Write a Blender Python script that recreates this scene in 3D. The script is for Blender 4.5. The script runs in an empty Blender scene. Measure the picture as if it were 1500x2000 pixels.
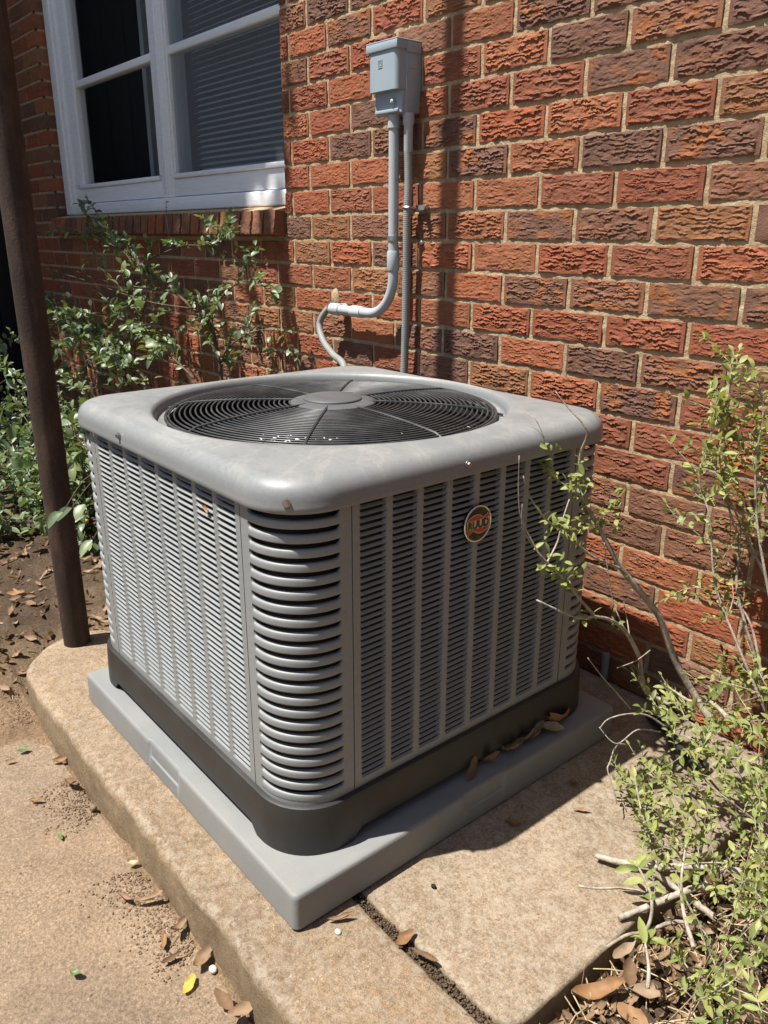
import bpy, bmesh, math, random
import numpy as np
from mathutils import Vector, Matrix, Euler

# ------------------------------------------------------------------ camera, sky, sun, exposure
S = bpy.context.scene
COL = S.collection
C0 = np.array([1.48004, -1.53362, -0.24408])
FPX = 1555.8
RC = np.array([[0.64086, 0.76765, 0.00277], [0.2535, -0.20823, -0.94466], [-0.72459, 0.6061, -0.32804]])
cam = bpy.data.cameras.new('camera')
cam.sensor_fit = 'VERTICAL'; cam.sensor_height = 36; cam.lens = FPX / 2000 * 36
cam.clip_start = 0.02; cam.clip_end = 500
camo = bpy.data.objects.new('camera', cam); COL.objects.link(camo)
mw = Matrix(((RC[0][0], -RC[1][0], -RC[2][0], C0[0]), (RC[0][1], -RC[1][1], -RC[2][1], C0[1]), (RC[0][2], -RC[1][2], -RC[2][2], C0[2]), (0, 0, 0, 1)))
q = mw.to_quaternion(); camo.rotation_mode = 'QUATERNION'; camo.rotation_quaternion = q; camo.location = C0
S.camera = camo
SUN = Vector((-0.394 * 0.4147, -0.919 * 0.4147, 0.91)).normalized()
world = bpy.data.worlds.new('World'); S.world = world; world.use_nodes = True
wn = world.node_tree
sky = wn.nodes.new('ShaderNodeTexSky'); sky.sky_type = 'NISHITA'; sky.sun_disc = False
sky.sun_elevation = math.asin(SUN.z); sky.sun_rotation = math.atan2(SUN.x, SUN.y)
bg = wn.nodes['Background']; wn.links.new(sky.outputs[0], bg.inputs[0]); bg.inputs[1].default_value = 0.068
sl = bpy.data.lights.new('sun', 'SUN'); sl.energy = 5.0; sl.angle = math.radians(0.53); sl.color = (1.0, 0.955, 0.885)
so = bpy.data.objects.new('sun', sl); COL.objects.link(so)
so.rotation_mode = 'QUATERNION'; so.rotation_quaternion = (-SUN).to_track_quat('-Z', 'Y'); so.location = (-3, -6, 12)
S.view_settings.view_transform = 'Standard'; S.view_settings.look = 'None'
S.view_settings.gamma = 1; S.view_settings.use_curve_mapping = False
S.cycles.transparent_max_bounces = 24
S.view_settings.exposure = 0.9

random.seed(7)
RNG = np.random.default_rng(11)

# ------------------------------------------------------------------ helpers
def ray(px, py):
    return RC.T @ np.array([(px - 750) / FPX, (py - 1000) / FPX, 1.0])
def at_y(px, py, y):
    d = ray(px, py); return C0 + d * (y - C0[1]) / d[1]
def at_x(px, py, x):
    d = ray(px, py); return C0 + d * (x - C0[0]) / d[0]
def at_z(px, py, z):
    d = ray(px, py); return C0 + d * (z - C0[2]) / d[2]
def project(P):
    qv = (np.atleast_2d(P) - C0) @ RC.T
    zz = np.maximum(qv[:, 2], 1e-3)
    return np.c_[750 + FPX * qv[:, 0] / zz, 1000 + FPX * qv[:, 1] / zz, qv[:, 2]]

_T = RNG.random((257, 257)); _T[256] = _T[0]; _T[:, 256] = _T[:, 0]
def vn(x, y, s=0):
    x = np.asarray(x, float) + s * 17.31; y = np.asarray(y, float) + s * 41.77
    xi = np.floor(x).astype(int); yi = np.floor(y).astype(int)
    fx = x - xi; fy = y - yi
    fx = fx * fx * (3 - 2 * fx); fy = fy * fy * (3 - 2 * fy)
    xi &= 255; yi &= 255
    a = _T[xi, yi]; b = _T[xi + 1, yi]; c = _T[xi, yi + 1]; d = _T[xi + 1, yi + 1]
    return (a * (1 - fx) + b * fx) * (1 - fy) + (c * (1 - fx) + d * fx) * fy
def fbm(x, y, s=0, o=4):
    r = 0; a = 0.5; t = 0
    for i in range(o):
        r = r + a * vn(np.asarray(x) * 2 ** i, np.asarray(y) * 2 ** i, s + i * 3.7); t += a; a *= 0.5
    return r / t
def sstep(a, b, x):
    t = np.clip((np.asarray(x, float) - a) / (b - a), 0, 1); return t * t * (3 - 2 * t)

def tag(o, label=None, cat=None, group=None, kind=None):
    if label: o['label'] = label
    if cat: o['category'] = cat
    if group: o['group'] = group
    if kind: o['kind'] = kind
    return o
def empty(name, loc, label=None, cat=None, group=None):
    o = bpy.data.objects.new(name, None); COL.objects.link(o); o.location = loc
    o.empty_display_size = 0.05
    return tag(o, label, cat, group)
def wloc(o):
    v = Vector((0, 0, 0))
    while o is not None:
        v = v + o.location; o = o.parent
    return v

class MB:
    def __init__(self): self.v = []; self.f = []
    def add(self, v, f):
        n = len(self.v); self.v.extend([tuple(map(float, p)) for p in v]); self.f.extend([tuple(i + n for i in q) for q in f]); return self
    def box(self, x0, x1, y0, y1, z0, z1):
        v = [(x, y, z) for z in (z0, z1) for y in (y0, y1) for x in (x0, x1)]
        return self.add(v, [(0, 2, 3, 1), (4, 5, 7, 6), (0, 1, 5, 4), (2, 6, 7, 3), (0, 4, 6, 2), (1, 3, 7, 5)])
    def grid(self, P):                       # P: (nu, nv, 3)
        nu, nv = P.shape[:2]
        f = [(i * nv + j, (i + 1) * nv + j, (i + 1) * nv + j + 1, i * nv + j + 1) for i in range(nu - 1) for j in range(nv - 1)]
        return self.add(P.reshape(-1, 3), f)
    def rings(self, L, close=True, cap0=False, cap1=False):   # list of rings with equal vertex count
        n = len(L[0]); base = len(self.v)
        for r in L: self.v.extend([tuple(map(float, p)) for p in r])
        m = n if close else n - 1
        for i in range(len(L) - 1):
            for j in range(m):
                k = (j + 1) % n
                self.f.append((base + i * n + j, base + i * n + k, base + (i + 1) * n + k, base + (i + 1) * n + j))
        if cap0: self.f.append(tuple(base + j for j in reversed(range(n))))
        if cap1: self.f.append(tuple(base + (len(L) - 1) * n + j for j in range(n)))
        return self
    def tube(self, pts, rad, n=8, caps=True):
        pts = [Vector(p) for p in pts]
        if not hasattr(rad, '__len__'): rad = [rad] * len(pts)
        t0 = (pts[1] - pts[0]).normalized()
        a = t0.orthogonal().normalized(); L = []
        for i, p in enumerate(pts):
            t = (pts[min(i + 1, len(pts) - 1)] - pts[max(i - 1, 0)]).normalized()
            a = (a - t * a.dot(t)); a = a.normalized() if a.length > 1e-6 else t.orthogonal().normalized()
            b = t.cross(a)
            L.append([p + (a * math.cos(2 * math.pi * k / n) + b * math.sin(2 * math.pi * k / n)) * rad[i] for k in range(n)])
        return self.rings(L, True, caps, caps)
    def mesh(self, name, mat=None, smooth=False, origin=(0, 0, 0), bevel=0, auto=None, recalc=True):
        me = bpy.data.meshes.new(name)
        o = origin
        me.from_pydata([(p[0] - o[0], p[1] - o[1], p[2] - o[2]) for p in self.v], [], self.f)
        if recalc or bevel:
            bm = bmesh.new(); bm.from_mesh(me)
            if recalc: bmesh.ops.recalc_face_normals(bm, faces=bm.faces)
            if bevel:
                bmesh.ops.bevel(bm, geom=[e for e in bm.edges if len(e.link_faces) == 2 and e.calc_face_angle(0) > 0.6], offset=bevel, segments=2, affect='EDGES', profile=0.5)
            bm.to_mesh(me); bm.free()
        if smooth or bevel:
            me.polygons.foreach_set('use_smooth', [True] * len(me.polygons))
        if auto is not None: me.set_sharp_from_angle(angle=math.radians(auto))
        elif bevel: me.set_sharp_from_angle(angle=math.radians(50))
        if mat: me.materials.append(mat)
        return me
    def build(self, name, mat=None, parent=None, smooth=False, bevel=0, auto=None, recalc=True, origin=None):
        pl = wloc(parent) if parent is not None else Vector((0, 0, 0))
        org = Vector(origin) if origin is not None else pl
        me = self.mesh(name, mat, smooth, org, bevel, auto, recalc)
        o = bpy.data.objects.new(name, me); COL.objects.link(o)
        if parent is not None: o.parent = parent
        o.location = org - pl
        return o
def link_mesh(name, me, loc, parent=None, rot=None, scale=None):
    o = bpy.data.objects.new(name, me); COL.objects.link(o)
    if parent is not None:
        o.parent = parent; loc = Vector(loc) - wloc(parent)
    o.location = loc
    if rot is not None: o.rotation_euler = rot
    if scale is not None: o.scale = scale
    return o

# ------------------------------------------------------------------ materials
class MT:
    def __init__(self, name, rough=0.6, spec=0.5, metal=0.0, col=(0.5, 0.5, 0.5)):
        self.m = bpy.data.materials.new(name); self.m.use_nodes = True
        self.t = self.m.node_tree; self.b = self.t.nodes['Principled BSDF']
        self.b.inputs['Roughness'].default_value = rough; self.b.inputs['Specular IOR Level'].default_value = spec
        self.b.inputs['Metallic'].default_value = metal; self.b.inputs['Base Color'].default_value = (*col, 1)
        self._pos = None
    def n(self, t, **kw):
        d = self.t.nodes.new(t)
        for k, v in kw.items(): setattr(d, k, v)
        return d
    def set(self, sock, v):
        if hasattr(v, 'is_output') or isinstance(v, bpy.types.NodeSocket): self.t.links.new(v, sock)
        elif isinstance(v, (tuple, list)) and len(v) == 3 and sock.type == 'RGBA': sock.default_value = (*v, 1)
        else: sock.default_value = v
    def pos(self):
        if self._pos is None: self._pos = self.n('ShaderNodeNewGeometry').outputs['Position']
        return self._pos
    def scaled(self, vec, s, add=None):
        d = self.n('ShaderNodeMapping'); self.set(d.inputs['Vector'], vec); d.inputs['Scale'].default_value = s
        if add is not None: self.t.links.new(add, d.inputs['Location'])
        return d.outputs[0]
    def noise(self, scale, detail=3, rough=0.55, vec=None, dist=0.0):
        d = self.n('ShaderNodeTexNoise'); self.set(d.inputs['Vector'], vec if vec is not None else self.pos())
        d.inputs['Scale'].default_value = scale; d.inputs['Detail'].default_value = detail; d.inputs['Roughness'].default_value = rough
        d.inputs['Distortion'].default_value = dist
        return d.outputs['Fac']
    def voro(self, scale, vec=None, out='Distance', feat='F1'):
        d = self.n('ShaderNodeTexVoronoi', feature=feat); self.set(d.inputs['Vector'], vec if vec is not None else self.pos())
        d.inputs['Scale'].default_value = scale
        return d.outputs[out]
    def ramp(self, fac, stops, interp='LINEAR'):
        d = self.n('ShaderNodeValToRGB'); d.color_ramp.interpolation = interp
        e = d.color_ramp.elements
        while len(e) < len(stops): e.new(0.5)
        for el, (p, c) in zip(e, stops):
            el.position = p; el.color = (*c, 1) if hasattr(c, '__len__') else (c, c, c, 1)
        self.set(d.inputs[0], fac)
        return d.outputs[0]
    def mix(self, fac, a, b, blend='MIX'):
        d = self.n('ShaderNodeMix', data_type='RGBA', blend_type=blend)
        self.set(d.inputs[0], fac); self.set(d.inputs[6], a); self.set(d.inputs[7], b)
        return d.outputs[2]
    def math(self, op, a, b=None, clamp=False):
        d = self.n('ShaderNodeMath', operation=op, use_clamp=clamp); self.set(d.inputs[0], a)
        if b is not None: self.set(d.inputs[1], b)
        return d.outputs[0]
    def bump(self, h, strength=0.5, dist=0.01, prev=None):
        d = self.n('ShaderNodeBump'); self.set(d.inputs['Height'], h); d.inputs['Strength'].default_value = strength; d.inputs['Distance'].default_value = dist
        if prev is not None: self.t.links.new(prev, d.inputs['Normal'])
        return d.outputs[0]
    def color(self, c): self.set(self.b.inputs['Base Color'], c); return self
    def rough(self, c): self.set(self.b.inputs['Roughness'], c); return self
    def normal(self, c): self.set(self.b.inputs['Normal'], c); return self

def simple(name, col, rough=0.5, spec=0.5, metal=0, var=0.15, scale=30, bumps=0.0, bscale=200, dust=0.0, dustcol=(0.45, 0.38, 0.28)):
    m = MT(name, rough, spec, metal, col)
    n = m.noise(scale, 4)
    c = m.mix(n, tuple(x * (1 - var) for x in col), tuple(min(1, x * (1 + var)) for x in col))
    if dust:
        d = m.ramp(m.noise(scale * 0.35, 6, 0.65), [(0.42, 0.0), (0.75, 1.0)])
        c = m.mix(m.math('MULTIPLY', d, dust), c, dustcol)
        m.rough(m.mix(d, (rough,) * 3, (min(1, rough + 0.25),) * 3))
    m.color(c)
    if bumps: m.normal(m.bump(m.noise(bscale, 3), bumps, 0.002))
    return m.m

def brick_mat(name, use_attr):
    m = MT(name, 0.88, 0.25)
    if use_attr:
        a = m.n('ShaderNodeAttribute'); a.attribute_name = 'bcol'; base = a.outputs['Color']; al = a.outputs['Alpha']; off = None
    else:
        a = m.n('ShaderNodeObjectInfo'); base = a.outputs['Color']; al = a.outputs['Alpha']
    p = m.pos()
    n1 = m.noise(26, 3, 0.6)
    patch = m.ramp(m.noise(15, 2, 0.5, m.scaled(p, (1, 1, 1.6))), [(0.50, 0.0), (0.60, 1.0)])
    dark = m.ramp(m.noise(34, 4, 0.65, m.scaled(p, (0.7, 1, 2.2))), [(0.46, 0.0), (0.64, 1.0)])
    c = m.mix(m.math('MULTIPLY', patch, al), base, (0.30, 0.105, 0.032))
    c = m.mix(m.math('MULTIPLY', dark, 0.38), c, (0.09, 0.049, 0.034))
    c = m.mix(m.ramp(n1, [(0.3, 0.25), (0.75, 0.0)]), c, (0.42, 0.2, 0.13))
    c = m.mix(1.0, c, m.ramp(m.noise(420, 2), [(0.25, 0.72), (0.75, 1.2)]), 'MULTIPLY')
    m.color(c)
    b = m.bump(m.noise(260, 5, 0.75, m.scaled(p, (0.6, 1, 1.5))), 0.9, 0.0026)
    m.normal(b)
    return m.m
BRICK = brick_mat('brick_clay', False); BRICK_A = brick_mat('brick_clay_field', True)

def mortar_mat():
    m = MT('sandy_mortar', 0.95, 0.1)
    c = m.ramp(m.noise(40, 4, 0.6), [(0.25, (0.31, 0.215, 0.125)), (0.55, (0.47, 0.35, 0.215)), (0.8, (0.60, 0.48, 0.32))])
    c = m.mix(m.ramp(m.voro(650), [(0.05, 0.5), (0.35, 0.0)]), c, (0.62, 0.52, 0.37))
    m.color(c)
    m.normal(m.bump(m.noise(500, 3, 0.7), 0.9, 0.003, m.bump(m.noise(90, 3), 0.8, 0.006)))
    return m.m
MORTAR = mortar_mat()

def white_wood():
    m = MT('white_paint', 0.42, 0.4)
    g = m.noise(60, 4, 0.6, m.scaled(m.pos(), (0.25, 1, 3)))
    c = m.ramp(g, [(0.2, (0.74, 0.76, 0.78)), (0.6, (0.86, 0.87, 0.88))])
    chip = m.ramp(m.noise(45, 6, 0.7), [(0.70, 0.0), (0.74, 1.0)])
    c = m.mix(m.math('MULTIPLY', chip, 0.7), c, (0.30, 0.25, 0.19))
    m.color(c); m.normal(m.bump(g, 0.25, 0.004)); return m.m
WHITE = white_wood()

def glass_mat():
    m = MT('window_glass'); t = m.t
    tr = m.n('ShaderNodeBsdfTransparent'); tr.inputs[0].default_value = (0.95, 0.97, 0.97, 1)
    gl = m.n('ShaderNodeBsdfGlossy'); gl.inputs['Roughness'].default_value = 0.02
    m.set(gl.inputs['Normal'], m.bump(m.noise(3, 2), 0.02, 0.02))
    lw = m.n('ShaderNodeLayerWeight'); lw.inputs[0].default_value = 0.5
    fac = m.math('ADD', m.math('MULTIPLY', m.math('POWER', lw.outputs['Facing'], 4.0), 0.55), 0.025)
    mx = m.n('ShaderNodeMixShader'); t.links.new(fac, mx.inputs[0]); t.links.new(tr.outputs[0], mx.inputs[1]); t.links.new(gl.outputs[0], mx.inputs[2])
    t.links.new(mx.outputs[0], t.nodes['Material Output'].inputs[0]); return m.m
GLASS = glass_mat()
def screen_mat():
    m = MT('insect_screen'); t = m.t
    tr = m.n('ShaderNodeBsdfTransparent')
    df = m.n('ShaderNodeBsdfDiffuse'); df.inputs[0].default_value = (0.24, 0.26, 0.275, 1)
    mx = m.n('ShaderNodeMixShader'); mx.inputs[0].default_value = 0.23
    t.links.new(tr.outputs[0], mx.inputs[1]); t.links.new(df.outputs[0], mx.inputs[2])
    t.links.new(mx.outputs[0], t.nodes['Material Output'].inputs[0]); return m.m
SCREEN = screen_mat()
BLIND = simple('blind_vinyl', (0.84, 0.86, 0.87), 0.5, var=0.05)
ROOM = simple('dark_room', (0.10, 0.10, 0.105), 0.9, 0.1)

def ac_paint(name, col, dust, ro=0.33):
    m = MT(name, ro, 0.5)
    c = m.mix(m.noise(5, 4), tuple(x * 0.93 for x in col), tuple(x * 1.06 for x in col))
    d = m.ramp(m.noise(6, 10, 0.76, m.scaled(m.pos(), (1, 1.8, 1))), [(0.40, 0.0), (0.70, 1.0)])
    up = m.n('ShaderNodeSeparateXYZ'); m.t.links.new(m.n('ShaderNodeNewGeometry').outputs['Normal'], up.inputs[0])
    upm = m.ramp(up.outputs[2], [(0.3, 0.12), (0.95, 1.0)])
    dm = m.math('MULTIPLY', m.math('MULTIPLY', d, upm), dust)
    c = m.mix(dm, c, (0.26, 0.248, 0.225))
    c = m.mix(1.0, c, m.ramp(m.noise(150, 6, 0.8), [(0.30, 0.90), (0.70, 1.10)]), 'MULTIPLY')
    sc = m.ramp(m.noise(38, 8, 0.75, m.scaled(m.pos(), (0.35, 1.3, 1))), [(0.66, 0.0), (0.70, 1.0)])
    c = m.mix(m.math('MULTIPLY', sc, 0.6), c, (0.40, 0.40, 0.385))
    wm = m.ramp(m.noise(3.2, 7, 0.7, None, 1.2), [(0.47, 0.0), (0.50, 1.0), (0.53, 0.0)])
    c = m.mix(m.math('MULTIPLY', m.math('MULTIPLY', wm, upm), 0.22), c, (0.36, 0.34, 0.30))
    m.color(c); m.rough(m.ramp(dm, [(0.0, ro), (0.5, ro + 0.25)]))
    m.normal(m.bump(m.noise(700, 2), 0.06, 0.001)); return m.m
ACG = ac_paint('grey_enamel', (0.190, 0.200, 0.202), 0.55, 0.38)
ACL = ac_paint('grey_enamel_side', (0.218, 0.229, 0.230), 0.22, 0.46)
BLACKP = simple('black_plastic_pan', (0.020, 0.020, 0.019), 0.45, 0.45, var=0.3, scale=25, dust=0.2, dustcol=(0.085, 0.075, 0.06), bumps=0.15, bscale=500)
WIRE = simple('black_wire', (0.03, 0.031, 0.033), 0.38, 0.5, var=0.25, scale=60, dust=0.25, dustcol=(0.16, 0.15, 0.13))
DARK = simple('coil_dark', (0.012, 0.012, 0.012), 0.7, 0.2)
COIL = simple('coil_fin', (0.02, 0.02, 0.019), 0.6, 0.3, var=0.4, scale=90)
PADM = simple('pad_plastic', (0.180, 0.190, 0.192), 0.52, 0.4, var=0.12, scale=9, dust=0.6, dustcol=(0.275, 0.25, 0.21), bumps=0.2, bscale=300)
STEEL = simple('screw_steel', (0.35, 0.34, 0.32), 0.35, metal=0.9)
CHROME = simple('chrome_rim', (0.75, 0.73, 0.70), 0.18, metal=1.0, var=0.05)
BADGEB = simple('badge_black', (0.012, 0.010, 0.009), 0.2, 0.6)
BADGER = simple('badge_red', (0.42, 0.045, 0.02), 0.3)
BADGEC = simple('badge_cream', (0.62, 0.47, 0.33), 0.35)
PVC = simple('grey_pvc', (0.40, 0.43, 0.45), 0.42, 0.4, var=0.08, scale=20, dust=0.2, dustcol=(0.42, 0.36, 0.28))
FLEX = simple('grey_flex', (0.225, 0.235, 0.228), 0.5, 0.4, var=0.12, scale=40, dust=0.25)
BOXM = simple('box_enamel', (0.30, 0.365, 0.41), 0.36, 0.5, var=0.07, scale=16, dust=0.18, dustcol=(0.30, 0.29, 0.27), bumps=0.05)
GALV = simple('galvanised', (0.45, 0.45, 0.43), 0.4, metal=0.8, var=0.2)

def rust_mat():
    m = MT('rusty_steel', 0.78, 0.35)
    c = m.ramp(m.noise(22, 6, 0.65, m.scaled(m.pos(), (1, 1, 0.35))), [(0.25, (0.020, 0.014, 0.011)), (0.5, (0.042, 0.026, 0.019)), (0.68, (0.080, 0.048, 0.033)), (0.85, (0.15, 0.10, 0.07))])
    c = m.mix(1.0, c, m.ramp(m.noise(240, 3), [(0.3, 0.75), (0.7, 1.15)]), 'MULTIPLY')
    m.color(c); m.normal(m.bump(m.noise(160, 5, 0.7), 0.5, 0.003)); return m.m
RUST = rust_mat()

def concrete_mat(name, lo, mid, hi, peb=0.5, bs=1.0, wear=True):
    m = MT(name, 0.9, 0.2)
    c = m.ramp(m.noise(4, 4, 0.6), [(0.25, lo), (0.5, mid), (0.75, hi)])
    c = m.mix(m.ramp(m.noise(2.6, 6, 0.66), [(0.45, 0.0), (0.64, 0.8)]), c, tuple(x * k for x, k in zip(mid, (0.70, 0.73, 0.78))))
    sand = m.noise(430, 4, 0.8); grit = m.noise(165, 5, 0.85)
    c = m.mix(1.0, c, m.ramp(grit, [(0.34, 0.55), (0.50, 1.0), (0.66, 1.45)]), 'MULTIPLY')
    c = m.mix(1.0, c, m.ramp(sand, [(0.28, 0.50), (0.70, 1.42)]), 'MULTIPLY')
    c = m.mix(1.0, c, m.ramp(m.noise(26, 7, 0.72), [(0.30, 0.93), (0.70, 1.06)]), 'MULTIPLY')
    v = m.n('ShaderNodeTexVoronoi'); wv_ = m.n('ShaderNodeTexNoise'); m.set(wv_.inputs['Vector'], m.pos()); wv_.inputs['Scale'].default_value = 60
    m.set(v.inputs['Vector'], m.mix(0.012, m.pos(), wv_.outputs['Color'], 'ADD')); v.inputs['Scale'].default_value = 125; v.inputs['Randomness'].default_value = 1.0
    sel = m.math('MULTIPLY', m.math('MULTIPLY', m.ramp(v.outputs['Distance'], [(0.20, 1.0), (0.32, 0.0)]), m.ramp(v.outputs['Color'], [(0.55, 0.0), (0.62, 1.0)])), m.ramp(m.noise(13, 3, 0.6), [(0.48, 0.0), (0.62, 1.0)]))
    c = m.mix(m.math('MULTIPLY', sel, peb), c, (0.62, 0.50, 0.36))
    v2 = m.n('ShaderNodeTexVoronoi'); m.set(v2.inputs['Vector'], m.pos()); v2.inputs['Scale'].default_value = 75
    sel2 = m.math('MULTIPLY', m.ramp(v2.outputs['Distance'], [(0.14, 1.0), (0.22, 0.0)]), m.ramp(v2.outputs['Color'], [(0.80, 0.0), (0.84, 1.0)]))
    c = m.mix(m.math('MULTIPLY', sel2, 0.7), c, (0.10, 0.075, 0.055))
    if wear:
        a = m.n('ShaderNodeAttribute'); a.attribute_name = 'wear'
        w = m.math('MULTIPLY', a.outputs['Fac'], m.ramp(m.noise(55, 8, 0.78), [(0.44, 0.0), (0.60, 1.0)]))
        c = m.mix(m.math('MULTIPLY', w, 0.55), c, (0.46, 0.41, 0.33))
        a2 = m.n('ShaderNodeAttribute'); a2.attribute_name = 'side'
        c = m.mix(m.math('MULTIPLY', a2.outputs['Fac'], 0.5), c, m.ramp(m.noise(30, 4), [(0.3, (0.13, 0.095, 0.055)), (0.7, (0.30, 0.225, 0.13))]))
    m.color(c)
    h = m.math('ADD', m.math('ADD', m.math('MULTIPLY', sand, 0.5), grit), m.math('MULTIPLY', sel, 0.35))
    m.normal(m.bump(h, 0.8 * bs, 0.0042, m.bump(m.noise(30, 6, 0.7), 0.4 * bs, 0.010)))
    return m.m
SLAB1 = concrete_mat('pebbly_concrete', (0.240, 0.162, 0.096), (0.290, 0.202, 0.124), (0.340, 0.245, 0.158), 0.5)
SLAB2 = concrete_mat('smooth_concrete', (0.210, 0.152, 0.099), (0.255, 0.189, 0.127), (0.305, 0.232, 0.163), 0.15, 0.7)
DRIVE = concrete_mat('sandy_concrete', (0.230, 0.160, 0.102), (0.275, 0.196, 0.128), (0.305, 0.226, 0.157), 0.25, 0.8, False)

def soil_mat():
    m = MT('soil', 0.97, 0.1)
    wet = m.ramp(m.noise(7, 6, 0.6), [(0.3, (0.055, 0.038, 0.026)), (0.55, (0.098, 0.068, 0.045)), (0.75, (0.16, 0.115, 0.075))])
    sand = m.ramp(m.noise(9, 6, 0.65), [(0.3, (0.18, 0.118, 0.072)), (0.55, (0.245, 0.165, 0.102)), (0.75, (0.30, 0.21, 0.135))])
    a = m.n('ShaderNodeAttribute'); a.attribute_name = 'sand'
    c = m.mix(a.outputs['Fac'], wet, sand)
    c = m.mix(1.0, c, m.ramp(m.noise(150, 5, 0.85), [(0.32, 0.45), (0.68, 1.5)]), 'MULTIPLY')
    m.color(c); m.normal(m.bump(m.noise(260, 4, 0.75), 0.8, 0.005, m.bump(m.noise(45, 5, 0.65), 0.7, 0.02))); return m.m
SOIL = soil_mat()
CRUMB = simple('soil_crumb', (0.19, 0.128, 0.08), 0.95, 0.1, var=0.5, scale=60, bumps=0.6, bscale=400)

def leaf_mat(name, cols, rough=0.42, trans=0.35, spec=0.45):
    m = MT(name, rough, spec); t = m.t
    oi = m.n('ShaderNodeObjectInfo'); g = m.n('ShaderNodeNewGeometry')
    r = m.math('FRACT', m.math('ADD', oi.outputs['Random'], g.outputs['Random Per Island']))
    k = len(cols)
    c = m.ramp(r, [(i / (k - 1) if k > 1 else 0, cc) for i, cc in enumerate(cols)])
    c = m.mix(1.0, c, m.ramp(m.noise(90, 3), [(0.3, 0.82), (0.7, 1.12)]), 'MULTIPLY')
    m.color(c)
    if trans:
        tr = m.n('ShaderNodeBsdfTranslucent'); t.links.new(m.mix(1.0, c, (1.25, 1.3, 0.55), 'MULTIPLY'), tr.inputs[0])
        mx = m.n('ShaderNodeMixShader'); mx.inputs[0].default_value = trans
        t.links.new(m.b.outputs[0], mx.inputs[1]); t.links.new(tr.outputs[0], mx.inputs[2])
        t.links.new(mx.outputs[0], t.nodes['Material Output'].inputs[0])
    return m.m
LEAF_D = leaf_mat('glossy_green_leaf', [(0.09, 0.135, 0.065), (0.14, 0.20, 0.10), (0.19, 0.25, 0.13), (0.11, 0.165, 0.085), (0.23, 0.27, 0.10)], 0.42, 0.25, 0.5)
LEAF_L = leaf_mat('pale_green_leaf', [(0.14, 0.185, 0.05), (0.27, 0.315, 0.095), (0.36, 0.39, 0.13), (0.19, 0.24, 0.075), (0.42, 0.42, 0.14)], 0.5, 0.38, 0.4)
LEAF_T = leaf_mat('tree_leaf', [(0.03, 0.06, 0.022), (0.05, 0.09, 0.03), (0.07, 0.11, 0.035)], 0.45, 0.2)
LEAF_Y = leaf_mat('yellow_leaf', [(0.46, 0.37, 0.06), (0.50, 0.40, 0.07)], 0.5, 0.3)
LEAF_C = leaf_mat('cream_leaf', [(0.42, 0.36, 0.20), (0.46, 0.38, 0.22)], 0.6, 0.2)
LEAF_G = leaf_mat('fallen_green_leaf', [(0.10, 0.17, 0.05), (0.14, 0.20, 0.07)], 0.45, 0.25)
DEAD = leaf_mat('dry_leaf', [(0.12, 0.068, 0.038), (0.22, 0.135, 0.075), (0.30, 0.20, 0.12), (0.17, 0.10, 0.055), (0.36, 0.27, 0.18)], 0.7, 0.12, 0.25)
DEADO = leaf_mat('dry_leaf_orange', [(0.22, 0.115, 0.052), (0.31, 0.175, 0.085)], 0.6, 0.15, 0.25)
FLOWER = simple('orange_berry', (0.65, 0.30, 0.02), 0.4)
def bark_mat(name, a, b):
    m = MT(name, 0.85, 0.2)
    c = m.ramp(m.noise(70, 5, 0.65, m.scaled(m.pos(), (1, 1, 0.4))), [(0.3, a), (0.7, b)])
    m.color(c); m.normal(m.bump(m.noise(200, 4), 0.5, 0.003)); return m.m
BARK_D = bark_mat('brown_twig', (0.055, 0.036, 0.024), (0.16, 0.11, 0.075))
BARK_L = bark_mat('pale_grey_twig', (0.17, 0.135, 0.10), (0.46, 0.40, 0.33))
BARK_W = bark_mat('bleached_stick', (0.20, 0.165, 0.125), (0.52, 0.46, 0.38))
STRAW = bark_mat('dry_straw', (0.30, 0.22, 0.12), (0.52, 0.42, 0.26))
SHEDM = simple('shade_black_board', (0.010, 0.011, 0.013), 0.7, 0.3, var=0.3)  # deep shade of a dark opening put into this near-black
SHEDB = simple('dark_red_beam', (0.045, 0.018, 0.012), 0.7, 0.3, var=0.3)
RUBBER = simple('black_rubber', (0.02, 0.02, 0.021), 0.5, 0.4)

# ------------------------------------------------------------------ ground
Z1 = -1.27      # slab top
ZD = -1.368     # driveway top
def axis(dense0, dense1, step, far):
    a = list(np.arange(dense0, dense1 + 1e-6, step)); s = step; x = dense1
    while x < far: s *= 1.25; x += s; a.append(x)
    s = step; x = dense0; b = []
    while x > -far: s *= 1.25; x -= s; b.append(x)
    return np.array(b[::-1] + a)
gx = axis(-2.2, 1.7, 0.014, 90); gy = axis(-1.75, 0.0, 0.014, 90)
X, Y = np.meshgrid(gx, gy, indexing='ij')
wob = (fbm(X * 5, Y * 5, 3) - 0.5)
Lm = sstep(-0.36, -0.74, X + wob * 0.16 + 0.25 * np.clip(Y + 1.2, -1, 0.6))
Bm = sstep(-1.06, -0.9, Y)
Rm = sstep(0.97, 1.03, X) * sstep(-1.22, -1.02, Y + wob * 0.1)
rise = np.maximum(np.maximum(Lm * 0.85, Bm * (X < 0.98)), Rm * 0.72)
near = (np.abs(X) < 3.2) & (np.abs(Y) < 3.5)
rough = fbm(X * 22, Y * 22, 5, 5) - 0.5
Z = -1.378 + rise * 0.095 + rough * (0.004 + 0.030 * np.maximum(Lm, Rm)) * near
pile = np.exp(-np.clip(-1.112 - Y, 0, 9) / 0.035) * (Y < -1.10) * (0.004 + 0.034 * np.clip(fbm(X * 9, Y * 9, 9, 4) - 0.30, 0, 1))
Z = Z + pile * (X < 1.2) * near
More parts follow.
